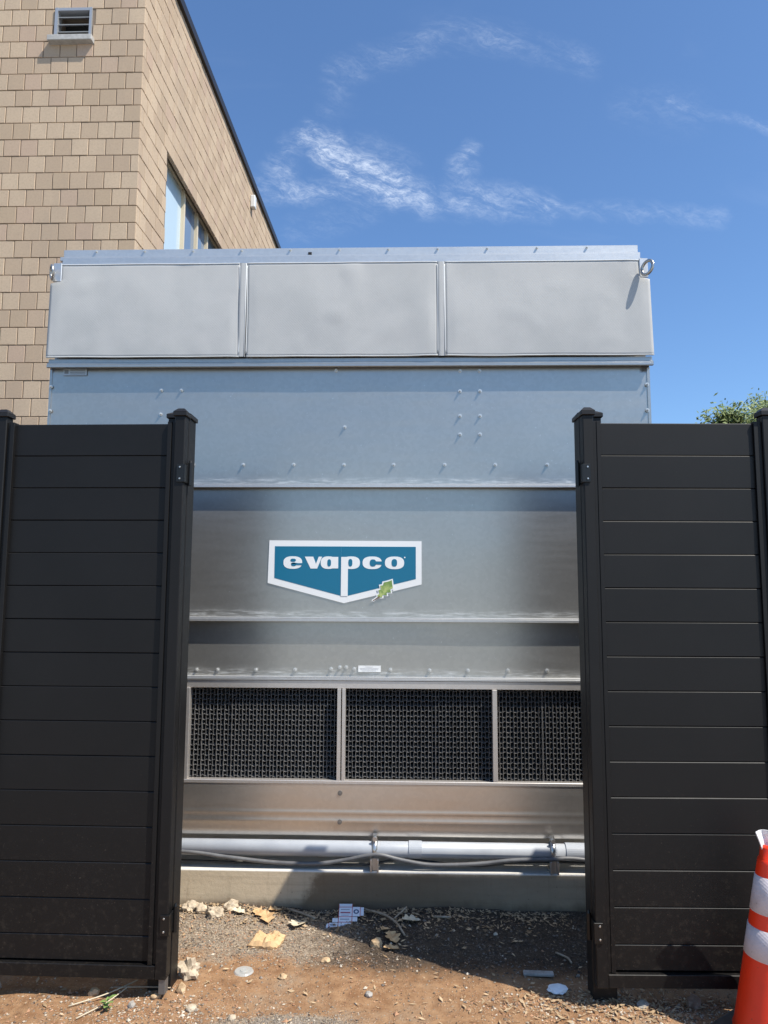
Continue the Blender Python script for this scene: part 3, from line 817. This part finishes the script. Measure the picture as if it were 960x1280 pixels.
# ------------------------------------------------------------------ gates and fence
ZT = 2.256; BH = .1348
def board_mesh(w, h, d=.022):
    c = .0032; g_ = .0012
    # profile (y,z) front at y=0; chamfered top edge, groove at the joint
    pr = [(d, 0), (.003, 0), (0, .002), (0, h-c-g_), (.0026, h-g_), (d, h-g_)]
    v = []; f = []
    for x in (0, w): v += [(x, y, z) for y, z in pr]
    n = len(pr)
    for i in range(n): j = (i+1) % n; f.append((i, j, n+j, n+i)[::-1])
    f += [tuple(range(n)), tuple(range(n, 2*n))[::-1]]
    return pyd('board', v, f, M['char'])
def cap_mesh(wx, wy, name='cap'):
    bm = bmesh.new(); o = .007
    box(bm, -wx/2-o, wx/2+o, -wy/2-o, wy/2+o, -.018, 0, .002)
    r = bmesh.ops.create_cone(bm, cap_ends=True, segments=4, radius1=1, radius2=.45, depth=.016, matrix=Matrix.Translation((0, 0, .0082)) @ Matrix.Diagonal(((wx/2+o)*1.38, (wy/2+o)*1.38, 1, 1)) @ Matrix.Rotation(pi/4, 4, 'Z'))
    return mesh_of(bm, name, M['char_cap'])
def screw_me():
    bm = bmesh.new(); cyl(bm, (0, 0, 0), (0, -.003, 0), .0045, .003, n=8); return mesh_of(bm, 'hinge_screw', M['steel'])
SCREW = screw_me()
def gate(hx, rz, s, label, W_=.755):
    """leaf folded flat against the fence; s=+1 runs to the right of its hinge edge"""
    g_ = thing('gate_leaf', label, 'gate', (hx, 2.98, 0), rz, 'open gate leaves beside the cooling unit')
    def bx_(name, bl, m, par=g_, bev=.0015):
        bm = bmesh.new()
        for (a, b, *r) in bl:
            xa, xb = sorted((a*s, b*s)); box(bm, xa, xb, *r, bev=bev)
        return place(name, mesh_of(bm, name, m), par)
    SW = .044
    for k, (a, b) in enumerate(((0, SW), (W_-SW, W_))):
        st_ = bx_('stile', [(a, b, 0, .050, .085, 2.285)], M['char'], bev=.003)
        place('cap', cap_mesh(SW, .050), st_, ((a+b)/2*s, .025, 2.303))
        inn = (b, b+.014) if k == 0 else (a-.014, a)
        in2 = (b+.0142, b+.031) if k == 0 else (a-.031, a-.0142)
        bx_('channel', [(*inn, .012, .048, .136, 2.262)], M['char'], bev=.001)
        bx_('channel', [(*in2, .004 if s < 0 else .010, .048, .136, 2.262)], M['char'], bev=.001)
    r = bx_('bottom_rail', [(SW+.0005, W_-SW-.0005, .002, .048, .086, .134)], M['char'], bev=.002)
    x0, x1 = SW+.031, W_-SW-.031
    bme = board_mesh(x1-x0-.001, BH); bsh = board_mesh(x1-x0-.001, .094)
    z = ZT
    for k in range(16):
        hgt = BH if k < 15 else .094; z -= hgt
        place('board', bme if k < 15 else bsh, g_, ((x0 if s > 0 else -x1), .021+random.uniform(-.0012, .0012), z+.001), (random.uniform(-.006, .006), 0, random.uniform(-.0015, .0015)))
    # hinges
    for zc in (2.045, .285):
        h = bx_('hinge', [(-.004, .028 if s < 0 else .026, -.006, -.001, zc-.038, zc+.036), (-.007, -.0015, -.006, .050, zc-.038, zc+.036)], M['hinge'], bev=.001)
        bm = bmesh.new(); cyl(bm, (-.012*s, .052, zc-.046), (-.012*s, .052, zc+.050), .009, n=12); cyl(bm, (-.012*s, .052, zc+.050), (-.012*s, .052, zc+.060), .007, .004, n=12)
        place('hinge_pin', mesh_of(bm, 'hinge_pin', M['hinge']), h)
        for dz in (-.024, .024): place('screw', SCREW, h, (.014*s, -.0062, zc+dz))
        bx_('hinge_leaf', [(-.005, -.001, .056, .095, zc-.036, zc+.034)], M['hinge'], h, bev=.001)
    # foot bracket
    if s < 0: bx_('foot', [(.004, .030, .006, .044, .030, .0845)], M['steel_dull'])
    return g_
gate(-.911, radians(-.75), -1, 'charcoal board gate leaf on the left, open flat against the fence', .80)
gate(.723, radians(1.3), 1, 'charcoal board gate leaf on the right behind the traffic cone', .775)

def fence_post(x, y, label, w_=.092):
    o = thing('fence_post', label, 'post', (x, y, 0), 0, 'square charcoal fence posts')
    bm = bmesh.new(); box(bm, -w_/2, w_/2, -.046, .046, -.1, 2.290, .003)
    place('shaft', mesh_of(bm, 'shaft', M['char']), o)
    place('cap', cap_mesh(w_, .092), o, (0, 0, 2.308))
    return o
YF = 3.09
fence_post(-.911-.046, YF, 'square charcoal post carrying the left gate leaf hinges')
fence_post(.723+.046, YF, 'square charcoal post carrying the right gate leaf hinges')
fence_post(1.905, YF, 'square charcoal post further along the fence on the right')
fence_post(-2.28, YF, 'square charcoal post further along the fence on the left')
def fence(x0, x1, label):
    o = thing('board_fence', label, 'fence', (x0, YF, 0), 0, 'charcoal board fence runs')
    bme = board_mesh(x1-x0, BH, .04); z = ZT
    for k in range(16): z -= BH; place('board', bme, o, (0, -.02, z+.0))
    return o
fence(-2.232, -1.005, 'charcoal board fence run behind the left gate leaf')
fence(.817, 1.857, 'charcoal board fence run behind the right gate leaf')
fence(1.953, 3.4, 'charcoal board fence run past the traffic cone on the right')
fence(-3.6, -2.328, 'charcoal board fence run at the far left')

# ------------------------------------------------------------------ traffic cone
CX, CY = 1.322, 2.83
cone = thing('traffic_cone', 'orange traffic cone with two white bands in front of the right gate', 'traffic cone', (CX, CY, gh(CX, CY)))
m_or, t, p = mat('cone_orange', (.85, .06, .012), .42)
P = t.obj(); c = t.mix(t.ramp(t.noise(P, 9, 5, .7), .45, .75, 0., .35), (.98, .045, .006), (.75, .04, .008))
c = t.mix(t.ramp(t.noise(P, 60, 3, .6), .66, .74, 0., .6), c, (.25, .06, .03)); scf = t.math('MULTIPLY', t.ramp(t.noise(t.scale(P, (14., 14., 4.)), 2., 8, .8, .8), .60, .70), t.ramp(t.sep(P)[2], .30, .05, .15, .8))
c = t.mix(scf, c, (.16, .05, .03))
t.l.new(c, p.inputs['Base Color'])
t.l.new(t.bump(t.noise(P, 12, 3, .6), .1, .01), p.inputs['Normal'])
m_band, t, p = mat('cone_band', (.66, .60, .60), .45)
P = t.obj(); c = t.mix(t.ramp(t.noise(P, 16, 6, .7), .40, .80), (.68, .61, .61), (.54, .48, .47))
c = t.mix(t.ramp(t.noise(P, 120, 2, .5), .68, .74, 0., .6), c, (.25, .2, .18)); t.l.new(c, p.inputs['Base Color'])
X, Y_, Z = t.sep(P)[:3]
t.l.new(t.bump(t.math('ADD', t.math('SINE', t.math('MULTIPLY', t.math('ADD', X, Z), 500.)), t.math('SINE', t.math('MULTIPLY', t.math('SUBTRACT', X, Z), 500.))), .15, .001), p.inputs['Normal'])
def lathe(name, prof, m, par, n=48):
    v = []; f = []
    for r, z in prof:
        for k in range(n): a = 2*pi*k/n; v.append((r*cos(a), r*sin(a), z))
    for j in range(len(prof)-1):
        for k in range(n): k2 = (k+1) % n; f.append((j*n+k, j*n+k2, (j+1)*n+k2, (j+1)*n+k))
    return place(name, pyd(name, v, f, m, True), par)
def cr(z): return .150-(z-.03)*.1785
lathe('cone_body', [(.156, .028), (.152, .036), (cr(.04)+.0, .045), (cr(.3), .3), (cr(.60), .60), (cr(.612)+.0, .612), (cr(.62)-.004, .616), (cr(.645)-.005, .650), (cr(.66)-.008, .662), (.018, .660), (.018, .60)], m_or, cone)
for a, b in ((.288, .385), (.437, .556)):
    lathe('reflective_band', [(cr(a)-.001, a-.002), (cr(a)+.0022, a), (cr(b)+.0022, b), (cr(b)-.001, b+.002)], m_band, cone)
bm = bmesh.new(); box(bm, -.178, .178, -.178, .178, .002, .032, .012, 3)
o = place('base_plate', mesh_of(bm, 'base_plate', simple('black_rubber', (.020, .020, .021), (.040, .038, .036), 14, .5)), cone, (0, 0, 0), (0, 0, radians(38)))
# paper stuffed in the tip
v = []; f = []; n = 7
for j in range(n+1):
    for i in range(n+1):
        u = i/n; q = j/n; x = (u-.5)*.058*(1-.35*(1-q)); z = q*.082
        v.append((x-.018*q, .020*sin(u*pi)-.012+.003*sin(u*9+q*5), z+.006*u))
for j in range(n):
    for i in range(n): a = j*(n+1)+i; f.append((a, a+1, a+n+2, a+n+1))
pp = place('paper_cup', pyd('paper_cup', v, f, simple('white_paper', (.80, .80, .78), (.62, .62, .62), 26, .7)), None, (CX-.006, CY-.004, .625+gh(CX, CY)), (0, 0, radians(-10)))
md = pp.modifiers.new('thick', 'SOLIDIFY'); md.thickness = .0035
tag(pp, 'crumpled white paper stuffed in the tip of the traffic cone', 'paper')

# ------------------------------------------------------------------ trees
m_leaf, t, p = mat('tree_leaf', (.08, .13, .04), .55, 0, .4)
r = t.n.new('ShaderNodeNewGeometry').outputs['Random Per Island']
t.l.new(t.mix(r, (.09, .145, .045), (.26, .30, .11)), p.inputs['Base Color'])
m_bark = simple('bark', (.10, .075, .05), (.17, .13, .09), 8)
def tree(x, y, h, rad, label, seed, n=9000):
    rr_ = random.Random(seed); o = thing('leafy_tree', label, 'tree', (x, y, 0), 0, 'trees behind the right fence')
    tr = spline([(0, 0, 0), (.06, .03, h*.25), (-.05, .08, h*.5), (.05, 0, h*.72)], 6)
    place('trunk', tube(tr, [.17-.12*i/len(tr) for i in range(len(tr))], 10, m_bark, 'trunk'), o)
    cl = []
    for k in range(34):
        a = rr_.uniform(0, 2*pi); e = rr_.uniform(-.35, 1.) ; rd = rad*rr_.uniform(.35, 1.0)
        c_ = Vector((cos(a)*rd*cos(e*1.3), sin(a)*rd*cos(e*1.3), h-rad*.95+rad*.72*sin(e*1.5)))
        cl.append((c_, rad*rr_.uniform(.16, .34)))
    for k in range(9):
        c_ = cl[k*3][0]; st_ = Vector((0, 0, h*rr_.uniform(.35, .6)))
        me = tube(spline([st_, (st_+c_)/2+Vector((0, 0, .15)), c_], 5), [.05-.004*i for i in range(11)], 7, m_bark, 'limb'); place('limb', me, o)
    v = []; f = []
    for k in range(n):
        c_, r_ = rr_.choice(cl)
        d = Vector((rr_.gauss(0, 1), rr_.gauss(0, 1), rr_.gauss(0, .8))); d.normalize()
        p_ = c_+d*r_*(rr_.random()**.5)*(1.25 if rr_.random() < .12 else 1)
        s_ = rr_.uniform(.022, .042)
        a1 = Vector((rr_.gauss(0, 1), rr_.gauss(0, 1), rr_.gauss(0, 1))).normalized(); a2 = a1.orthogonal().normalized()
        b = len(v); v += [p_-a1*s_*1.5, p_+a2*s_*.7, p_+a1*s_*1.5, p_-a2*s_*.7]; f.append((b, b+1, b+2, b+3))
    tag(place('foliage', pyd('foliage', v, f, m_leaf), o), kind='stuff')
    return o
tree(6.38, 14.0, 5.27, 1.25, 'green leafy tree with its crown showing above the right fence', 4, 12000)
tree(8.35, 14.6, 6.1, 1.35, 'taller green tree at the right edge of the photo', 11, 12000)

# ------------------------------------------------------------------ things lying on the ground
def rock_mesh(seed, sx, sy, sz, m, rough=.35, sub=2):
    bm = bmesh.new(); bmesh.ops.create_icosphere(bm, subdivisions=sub, radius=1.)
    for v_ in bm.verts:
        n_ = v_.co.normalized(); k = 1+rough*noise.noise(n_*1.6+Vector((seed*3.1, seed, 0)))+rough*.6*noise.noise(n_*4+Vector((0, seed, seed)))
        # flatten on a few random planes for broken faces
        v_.co = Vector((n_.x*sx, n_.y*sy, n_.z*sz))*k
    return mesh_of(bm, 'rock', m)
def lie(name, me, x, y, label, cat, rz=0., up_=.0, group=None, rx=0.):
    o = place(name, me, None, (x, y, gh(x, y)+up_), (rx, 0, rz)); return tag(o, label, cat, group)
lie('rubble_chunk', rock_mesh(1, .040, .030, .042, M['rock_white'], .7, 3), -.872, 3.16, 'jagged pale rubble chunk against the foot of the left gate', 'rubble', .4, .022)
lie('rubble_chunk', rock_mesh(21, .018, .016, .022, M['rock_tan'], .5), -.868, 3.045, 'small tan stone just in front of the jagged pale chunk', 'stone', .4, .01)
for k, (x, y, s_, lb) in enumerate(((-1.045, 3.77, .040, 'crumbly pale rubble in the corner by the left gate and the plinth'), (-.985, 3.745, .030, 'small pale rubble lump beside the corner rubble'),
                                     (-.905, 3.70, .042, 'large pale rubble lump at the plinth, right of the corner rubble'), (-.845, 3.79, .034, 'pale rubble lump touching the plinth behind the dry leaves'))):
    lie('rubble_chunk', rock_mesh(30+k, s_, s_*.8, s_*.75, M['rock_white'], .5, 3), x, y, lb, 'rubble', k*1.3, s_*.18)
lie('flat_stone', rock_mesh(5, .040, .030, .014, M['rock_bright'], .25, 3), .603, 3.125, 'bright white stone at the edge of the shade by the right gate', 'stone', .2, .012)
lie('yellow_stone', rock_mesh(8, .025, .022, .022, M['rock_tan'], .35), -.125, 3.49, 'yellowish stone at the shade edge below the cigarette box', 'stone', .2, .014)
lie('grey_stone', rock_mesh(9, .016, .014, .012, M['rock_grey'], .3), -.14, 3.075, 'small dark grey pebble on the orange dirt in the middle', 'stone', .2, .006)
lie('tan_stone', rock_mesh(10, .022, .018, .018, M['rock_tan'], .4), -1.205, 3.03, 'reddish tan stone under the left gate rail', 'stone', .2, .010)
lie('grey_stone', rock_mesh(12, .015, .012, .013, M['rock_grey'], .4), -1.03, 2.955, 'small grey stone right of the green weed', 'stone', 1.2, .006)
lie('tan_stone', rock_mesh(13, .020, .012, .010, M['rock_tan'], .4), -.955, 3.00, 'flat orange stone below the left gate foot', 'stone', .2, .006)
lie('grey_stone', rock_mesh(14, .040, .035, .040, M['rock_grey'], .3), -1.62, 3.035, 'grey rock at the left edge below the gate', 'rock', .2, .02)
lie('pink_stone', rock_mesh(15, .022, .016, .012, M['rock_tan'], .35), -.335, 3.335, 'pinkish stone on the gravel between paper bag and shade', 'stone', .5, .006)
lie('tan_stone', rock_mesh(16, .018, .016, .012, M['rock_tan'], .5), -.495, 3.19, 'pale tan stone right of the clear plastic lid', 'stone', .5, .006)
lie('brown_stone', rock_mesh(17, .030, .025, .028, simple('brown_stone', (.20, .13, .09), (.32, .22, .16), 30), .45), 1.105, 3.05, 'brown stone under the right gate left of the cone', 'stone', .5, .012)
lie('grey_stone', rock_mesh(18, .026, .02, .016, M['rock_grey'], .3), .905, 3.03, 'grey stone below the right gate rail', 'stone', .5, .006)
lie('pale_stone', rock_mesh(19, .022, .018, .012, M['rock_white'], .3), -.80, 2.945, 'flat pale stone near the bottom left of the dirt', 'stone', .5, .005)
lie('pale_stone', rock_mesh(23, .016, .012, .012, M['rock_white'], .3), -.635, 2.90, 'pale stone left of the grey gravel patch', 'stone', .5, .005)
# broken slab
bm = bmesh.new(); box(bm, -.062, .062, -.016, .016, 0, .012, .003)
lie('slab_piece', mesh_of(bm, 'slab_piece', M['rock_grey']), .552, 3.262, 'flat grey slab piece in the shade behind the white stone', 'slab', -.04, .002)
# clear lid
m_lid, t, p = mat('clear_lid', (.55, .54, .50), .25); p.inputs['Alpha'].default_value = .55
bm = bmesh.new(); bmesh.ops.create_cone(bm, cap_ends=True, segments=32, radius1=.041, radius2=.036, depth=.006); cyl(bm, (0, 0, .001), (0, 0, .006), .016, .014, 20)
lie('plastic_lid', mesh_of(bm, 'plastic_lid', m_lid), -.665, 3.235, 'round clear plastic lid lying on the orange dirt', 'disc', 0, .006)
# crumpled bag
def crumple(name, wx, wy, hgt, m, seed, n=12, edge=None):
    v = []; f = []; rr_ = random.Random(seed)
    for j in range(n+1):
        for i in range(n+1):
            u, q = i/n, j/n; x = (u-.5)*wx; y = (q-.5)*wy
            c_ = noise.cell(Vector((u*3.2+seed, q*3.2, 0)))
            z = hgt*(.45+.5*noise.noise(Vector((u*3.5+seed, q*3.5, 1.)))+.28*noise.noise(Vector((u*8, q*8+seed, 2.))))
            k = min(u, 1-u, q, 1-q); z *= min(1, .25+k*5)
            k2 = 1+.22*noise.noise(Vector((x*30, y*30, seed)))
            v.append((x*k2, y*k2, max(z, .001)))
    for j in range(n):
        for i in range(n): a = j*(n+1)+i; f.append((a, a+1, a+n+2, a+n+1))
    b = len(v); rim = list(range(n+1))+[j*(n+1)+n for j in range(1, n+1)]+[n*(n+1)+i for i in range(n-1, -1, -1)]+[j*(n+1) for j in range(n-1, 0, -1)]
    for k in rim: v.append((v[k][0]*.96, v[k][1]*.96, -.004))
    for k in range(len(rim)): k2 = (k+1) % len(rim); f.append((rim[k2], rim[k], b+k, b+k2))
    return pyd(name, v, f, m)
lie('paper_bag', crumple('paper_bag', .135, .115, .062, M['paper_brown'], 3, 11), -.615, 3.487, 'crumpled brown paper bag on the gravel below the plinth', 'paper bag', -.12, .004)
# dry leaves
def leaf_mesh(seed, ln, curl=.5, m=None):
    rr_ = random.Random(seed); v = []; f = []; n = 12
    for i in range(n+1):
        q = i/n; w_ = ln*.34*sin(pi*min(1, q*1.02+.01))**.7*(1+.30*sin(q*19+seed))
        zc = curl*ln*.35*(q-.4)**2
        for k in (-1, -.5, 0, .5, 1):
            v.append((k*w_, (q-.5)*ln, zc+abs(k)*w_*.5*curl+rr_.uniform(-.002, .002)))
    for i in range(n):
        for k in range(4): a = i*5+k; f.append((a, a+1, a+6, a+5))
    b = len(v); v += [(.001, -.5*ln, 0), (-.001, -.5*ln, 0), (-.0008, -.85*ln, .004), (.0008, -.85*ln, .004)]; f.append((b, b+1, b+2, b+3))
    return pyd('dry_leaf', v, f, m or M['leaf_dry'])
LV = [(-.70, 3.745, .085, .9, 'orange brown dry leaf by the plinth, left of the curled pair'), (-.63, 3.775, .075, 2.2, 'curled dark tan leaf touching the plinth'),
      (-.655, 3.70, .095, .3, 'curled tan leaf just above the paper bag'), (-.505, 3.665, .11, 3.0, 'pale upright dry leaf at the shade edge'),
      (-.80, 3.735, .07, 1.5, 'small pale leaf between rubble lumps'), (-.055, 3.55, .09, .4, 'dry tan leaf in the shade edge right of the box'),
      (-.06, 3.46, .075, 1.9, 'lower dry tan leaf at the sunlit shade edge'), (-.09, 3.62, .06, 2.5, 'small curled leaf in the shade near the twig'),
      (.03, 3.70, .10, 2.0, 'grey dry leaf in the shade near the plinth')]
for k, (x, y, ln, rz, lb) in enumerate(LV):
    lie('dry_leaf', leaf_mesh(k, ln, .5+.5*((k*37) % 10)/10, M['leaf_dry'] if k not in (3, 4, 8) else M['straw']), x, y, lb, 'leaf', rz, .008, None, .15)
# twigs
def twig(pts, r, label, m=None):
    o = place('twig', tube(spline(pts, 5), r, 6, m or M['twig'], 'twig')); tag(o, label, 'twig'); return o
def G(x, y, h=.008): return (x, y, gh(x, y)+h)
twig([G(-.56, 3.80), G(-.50, 3.77, .014), G(-.43, 3.735)], .0055, 'grey twig leaning by the plinth left of the box')
twig([G(-.20, 3.80, .02), G(-.10, 3.72, .03), G(-.04, 3.66, .02), G(.0, 3.56)], .005, 'long bent twig in the shade right of the cigarette box')
twig([G(-.05, 3.70, .02), G(.01, 3.78, .035)], .004, 'short twig crossing the long bent twig')
twig([G(.14, 3.74), G(.22, 3.72, .012)], .005, 'short pale twig in the shade below the plinth middle')
twig([G(-1.26, 2.93), G(-1.15, 3.0, .02), G(-1.06, 3.10, .02)], .0024, 'long pale straw crossing the green weed', M['straw'])
twig([G(-1.20, 2.86), G(-1.13, 2.95, .015), G(-1.08, 3.06, .02)], .0021, 'second pale straw below the green weed', M['straw'])
twig([G(-1.14, 3.055, .02), G(-1.0, 3.045, .016), G(-.91, 3.045, .01)], .0028, 'thin dark twig running from weed to gate foot')
twig([G(.66, 3.45), G(.70, 3.40, .01), G(.71, 3.36)], .004, 'small pale twig beside the right gate post')
# weed
weed = thing('green_weed', 'small bright green weed in front of the left gate', 'plant', G(-1.112, 2.925, 0))
place('stem', tube([(0, 0, 0), (.002, 0, .02), (0, .002, .038)], .0018, 6, M['weed'], 'stem'), weed)
for k in range(9):
    a = k*2.4; ln = .022+.007*((k*7) % 3); h_ = .012+.004*k
    v = []; f = []
    for i in range(5):
        q = i/4; w_ = ln*.26*sin(pi*min(.98, q+.06)); z = h_+ln*.5*q*(1.2-q*.6)
        v += [(q*ln*cos(a)-w_*sin(a), q*ln*sin(a)+w_*cos(a), z), (q*ln*cos(a)+w_*sin(a), q*ln*sin(a)-w_*cos(a), z)]
    for i in range(4): f.append((2*i, 2*i+1, 2*i+3, 2*i+2))
    place('weed_leaf', pyd('weed_leaf', v, f, M['weed'], True), weed)
# flattened cigarette box
m_card = mat('white_card', (.70, .73, .78), .5)[0]; m_red = mat('print_red', (.45, .05, .06), .5)[0]; m_bl = mat('print_blue', (.07, .11, .20), .5)[0]
cb = thing('flattened_carton', 'flattened white cigarette carton with red edges and blue mark in the shade', 'carton', G(-.30, 3.715, .012), radians(3))
cb.rotation_euler = (radians(24), 0, radians(2))
K = .0040      # metres per picture unit of the unfolded carton
def cbx(name, a, b, c_, d, z0, z1, m, par): return boxes(name, [(a*K, b*K, c_*K*1.05, d*K*1.05, z0, z1)], m, par)
ff = [(-4, 12, 17, 21.5), (-4, 12, 3.5, 16.5), (12.5, 21.5, 4, 17), (22, 26, 5, 16.5), (-4, 12, -4, 3), (-11, -4.5, -4, 1.5), (12.5, 18.5, -3, 3), (-4, 12, -14, -4.5), (-14.5, -4.5, -14.5, -5), (-18, -15, -14, -6)]
for k, (a, b, c_, d) in enumerate(ff): cbx('flap', a, b, c_, d, 0, .0015, m_card, cb)
for (a, b, c_, d) in ((-4.2, -3.6, -14, 21), (11.8, 12.5, -14, 21), (-4, 12, 16.4, 17.1), (-4, 12, 2.9, 3.6), (-4, 12, -4.6, -3.9), (21.4, 22.1, 4, 17), (-15.1, -14.4, -14.4, -5)):
    cbx('red_edge', a, b, c_, d, .0016, .0021, m_red, cb)
ring = bmesh.new()
for k in range(20):
    a, b = 2*pi*k/20, 2*pi*(k+1)/20
    vs = [ring.verts.new((17*K+r_*K*cos(q), 10.8*K+r_*K*sin(q), .0022)) for q, r_ in ((a, 3.4), (b, 3.4), (b, 1.7), (a, 1.7))]
    ring.faces.new(vs[::-1])
place('round_mark', mesh_of(ring, 'round_mark', m_bl), cb)
for (a, b, c_, d) in ((-1.5, 9, 12.5, 13.8), (-2, 10, 8, 10), (-2, 9, -1, .6), (-1, 9, -9.5, -8), (-12.5, -6, -7.4, -6.6), (-12.5, -6, -9.4, -8.6), (-12.5, -6, -11.4, -10.6), (-1.5, 8, 5, 5.8)):
    cbx('fine_print', a, b, c_, d, .0016, .0020, mat('print_grey', (.32, .36, .42), .5)[0] if c_ != 8 else mat('print_wine', (.35, .12, .16), .5)[0], cb)

# ------------------------------------------------------------------ gravel and litter that nobody could count
def scatter(name, n, fn, m_list, seed, smin, smax):
    rr_ = random.Random(seed); out = {}
    base = [(-1, 0, 0), (1, 0, 0), (0, -1, 0), (0, 1, 0), (0, 0, -1), (0, 0, 1)]
    tri = [(0, 2, 5), (2, 1, 5), (1, 3, 5), (3, 0, 5), (2, 0, 4), (1, 2, 4), (3, 1, 4), (0, 3, 4)]
    V = [[] for _ in m_list]; F = [[] for _ in m_list]
    for k in range(n):
        x, y = fn(rr_)
        if y > 3.835: continue
        s_ = smin+(smax-smin)*rr_.random()**3; mi = rr_.randrange(len(m_list)); v, f = V[mi], F[mi]
        a = rr_.uniform(0, 2*pi); ca, sa = cos(a), sin(a); b = len(v); z = gh(x, y)+s_*.25
        ax, ay, az = s_*rr_.uniform(.7, 1.2), s_*rr_.uniform(.6, 1.), s_*rr_.uniform(.45, .8)
        for (p0_, p1_, p2_) in base:
            X_ = p0_*ax*rr_.uniform(.75, 1.2)+rr_.uniform(-.2, .2)*s_; Y2 = p1_*ay*rr_.uniform(.75, 1.2)+rr_.uniform(-.2, .2)*s_
            v.append((x+X_*ca-Y2*sa, y+X_*sa+Y2*ca, z+p2_*az))
        f.extend([tuple(b+i for i in q) for q in tri])
    for v, f, m_ in zip(V, F, m_list):
        if v: tag(place(name, pyd(name, v, f, m_)), kind='stuff')
g_dark = simple('gravel_dark', (.11, .09, .075), (.24, .20, .165), 9); g_mid = simple('gravel_mid', (.21, .175, .135), (.33, .28, .22), 9)
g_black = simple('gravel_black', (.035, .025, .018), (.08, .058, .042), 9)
g_mid2 = simple('gravel_tan', (.30, .235, .165), (.44, .36, .26), 9)
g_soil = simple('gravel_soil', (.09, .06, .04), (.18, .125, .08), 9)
g_pale = simple('gravel_pale', (.42, .35, .26), (.60, .52, .41), 9); g_red = simple('gravel_red', (.30, .15, .08), (.44, .25, .14), 9)
scatter('gravel', 9000, lambda r: (-.25-1.1*r.random()**.85+r.gauss(0, .06), 3.30+.53*r.random()**.8+r.gauss(0, .05)), [g_dark, g_mid, g_mid2, g_mid2, g_red, g_soil], 1, .0018, .0068)
scatter('gravel', 9000, lambda r: (-.30+1.2*r.random()+r.gauss(0, .06), 3.26+.57*r.random()**.8+r.gauss(0, .03)), [g_soil, g_soil, g_black, g_soil, g_dark, g_black], 8, .0018, .0072)  # darker stones where the fence shades the ground, shade put into their colour
scatter('gravel', 5200, lambda r: (-.42+r.gauss(0, .13), 2.83+r.gauss(0, .05)), [g_mid, g_mid, g_dark], 2, .0020, .005)
scatter('pebbles', 6000, lambda r: (r.uniform(-1.8, 1.7), r.uniform(2.6, 3.4)), [g_red, g_red, g_mid, g_soil], 3, .0014, .006)
scatter('pebbles', 2600, lambda r: (-.95+r.gauss(0, .3), 2.93+r.gauss(0, .09)), [g_pale, g_mid, g_mid2, g_red, g_red, g_soil], 4, .0018, .0075)
scatter('pebbles', 2600, lambda r: (.85+r.gauss(0, .28), 3.0+r.gauss(0, .07)), [g_pale, g_red, g_mid2, g_red, g_soil], 5, .0018, .008)
scatter('pebbles', 260, lambda r: (r.uniform(-1.5, 1.3), r.uniform(2.75, 3.8)), [g_pale, g_red, g_mid, g_dark], 6, .006, .013)
# dry chips and shreds of leaf
rr_ = random.Random(9); V = []; F = []
for k in range(2600):
    if rr_.random() < .6: x, y = rr_.uniform(-1.15, .8), 3.82-abs(rr_.gauss(0, .10))
    elif rr_.random() < .6: x, y = .75+rr_.gauss(0, .22), 3.02+rr_.gauss(0, .06)
    else: x, y = rr_.uniform(-1.6, 1.2), rr_.uniform(2.8, 3.7)
    z = gh(x, y)+.004+rr_.random()*.006; a = rr_.uniform(0, 2*pi); l_ = rr_.uniform(.004, .017); w_ = l_*rr_.uniform(.12, .5)
    d = Vector((cos(a)*l_, sin(a)*l_, rr_.uniform(-.3, .3)*l_)); e = Vector((-sin(a)*w_, cos(a)*w_, rr_.uniform(-.5, .5)*w_)); c_ = Vector((x, y, z)); b = len(V)
    V += [c_-d, c_-e*.8, c_+d, c_+e]; F.append((b, b+1, b+2, b+3))
tag(place('leaf_litter', pyd('leaf_litter', V, F, simple('litter', (.26, .17, .09), (.55, .40, .24), 7))), kind='stuff')
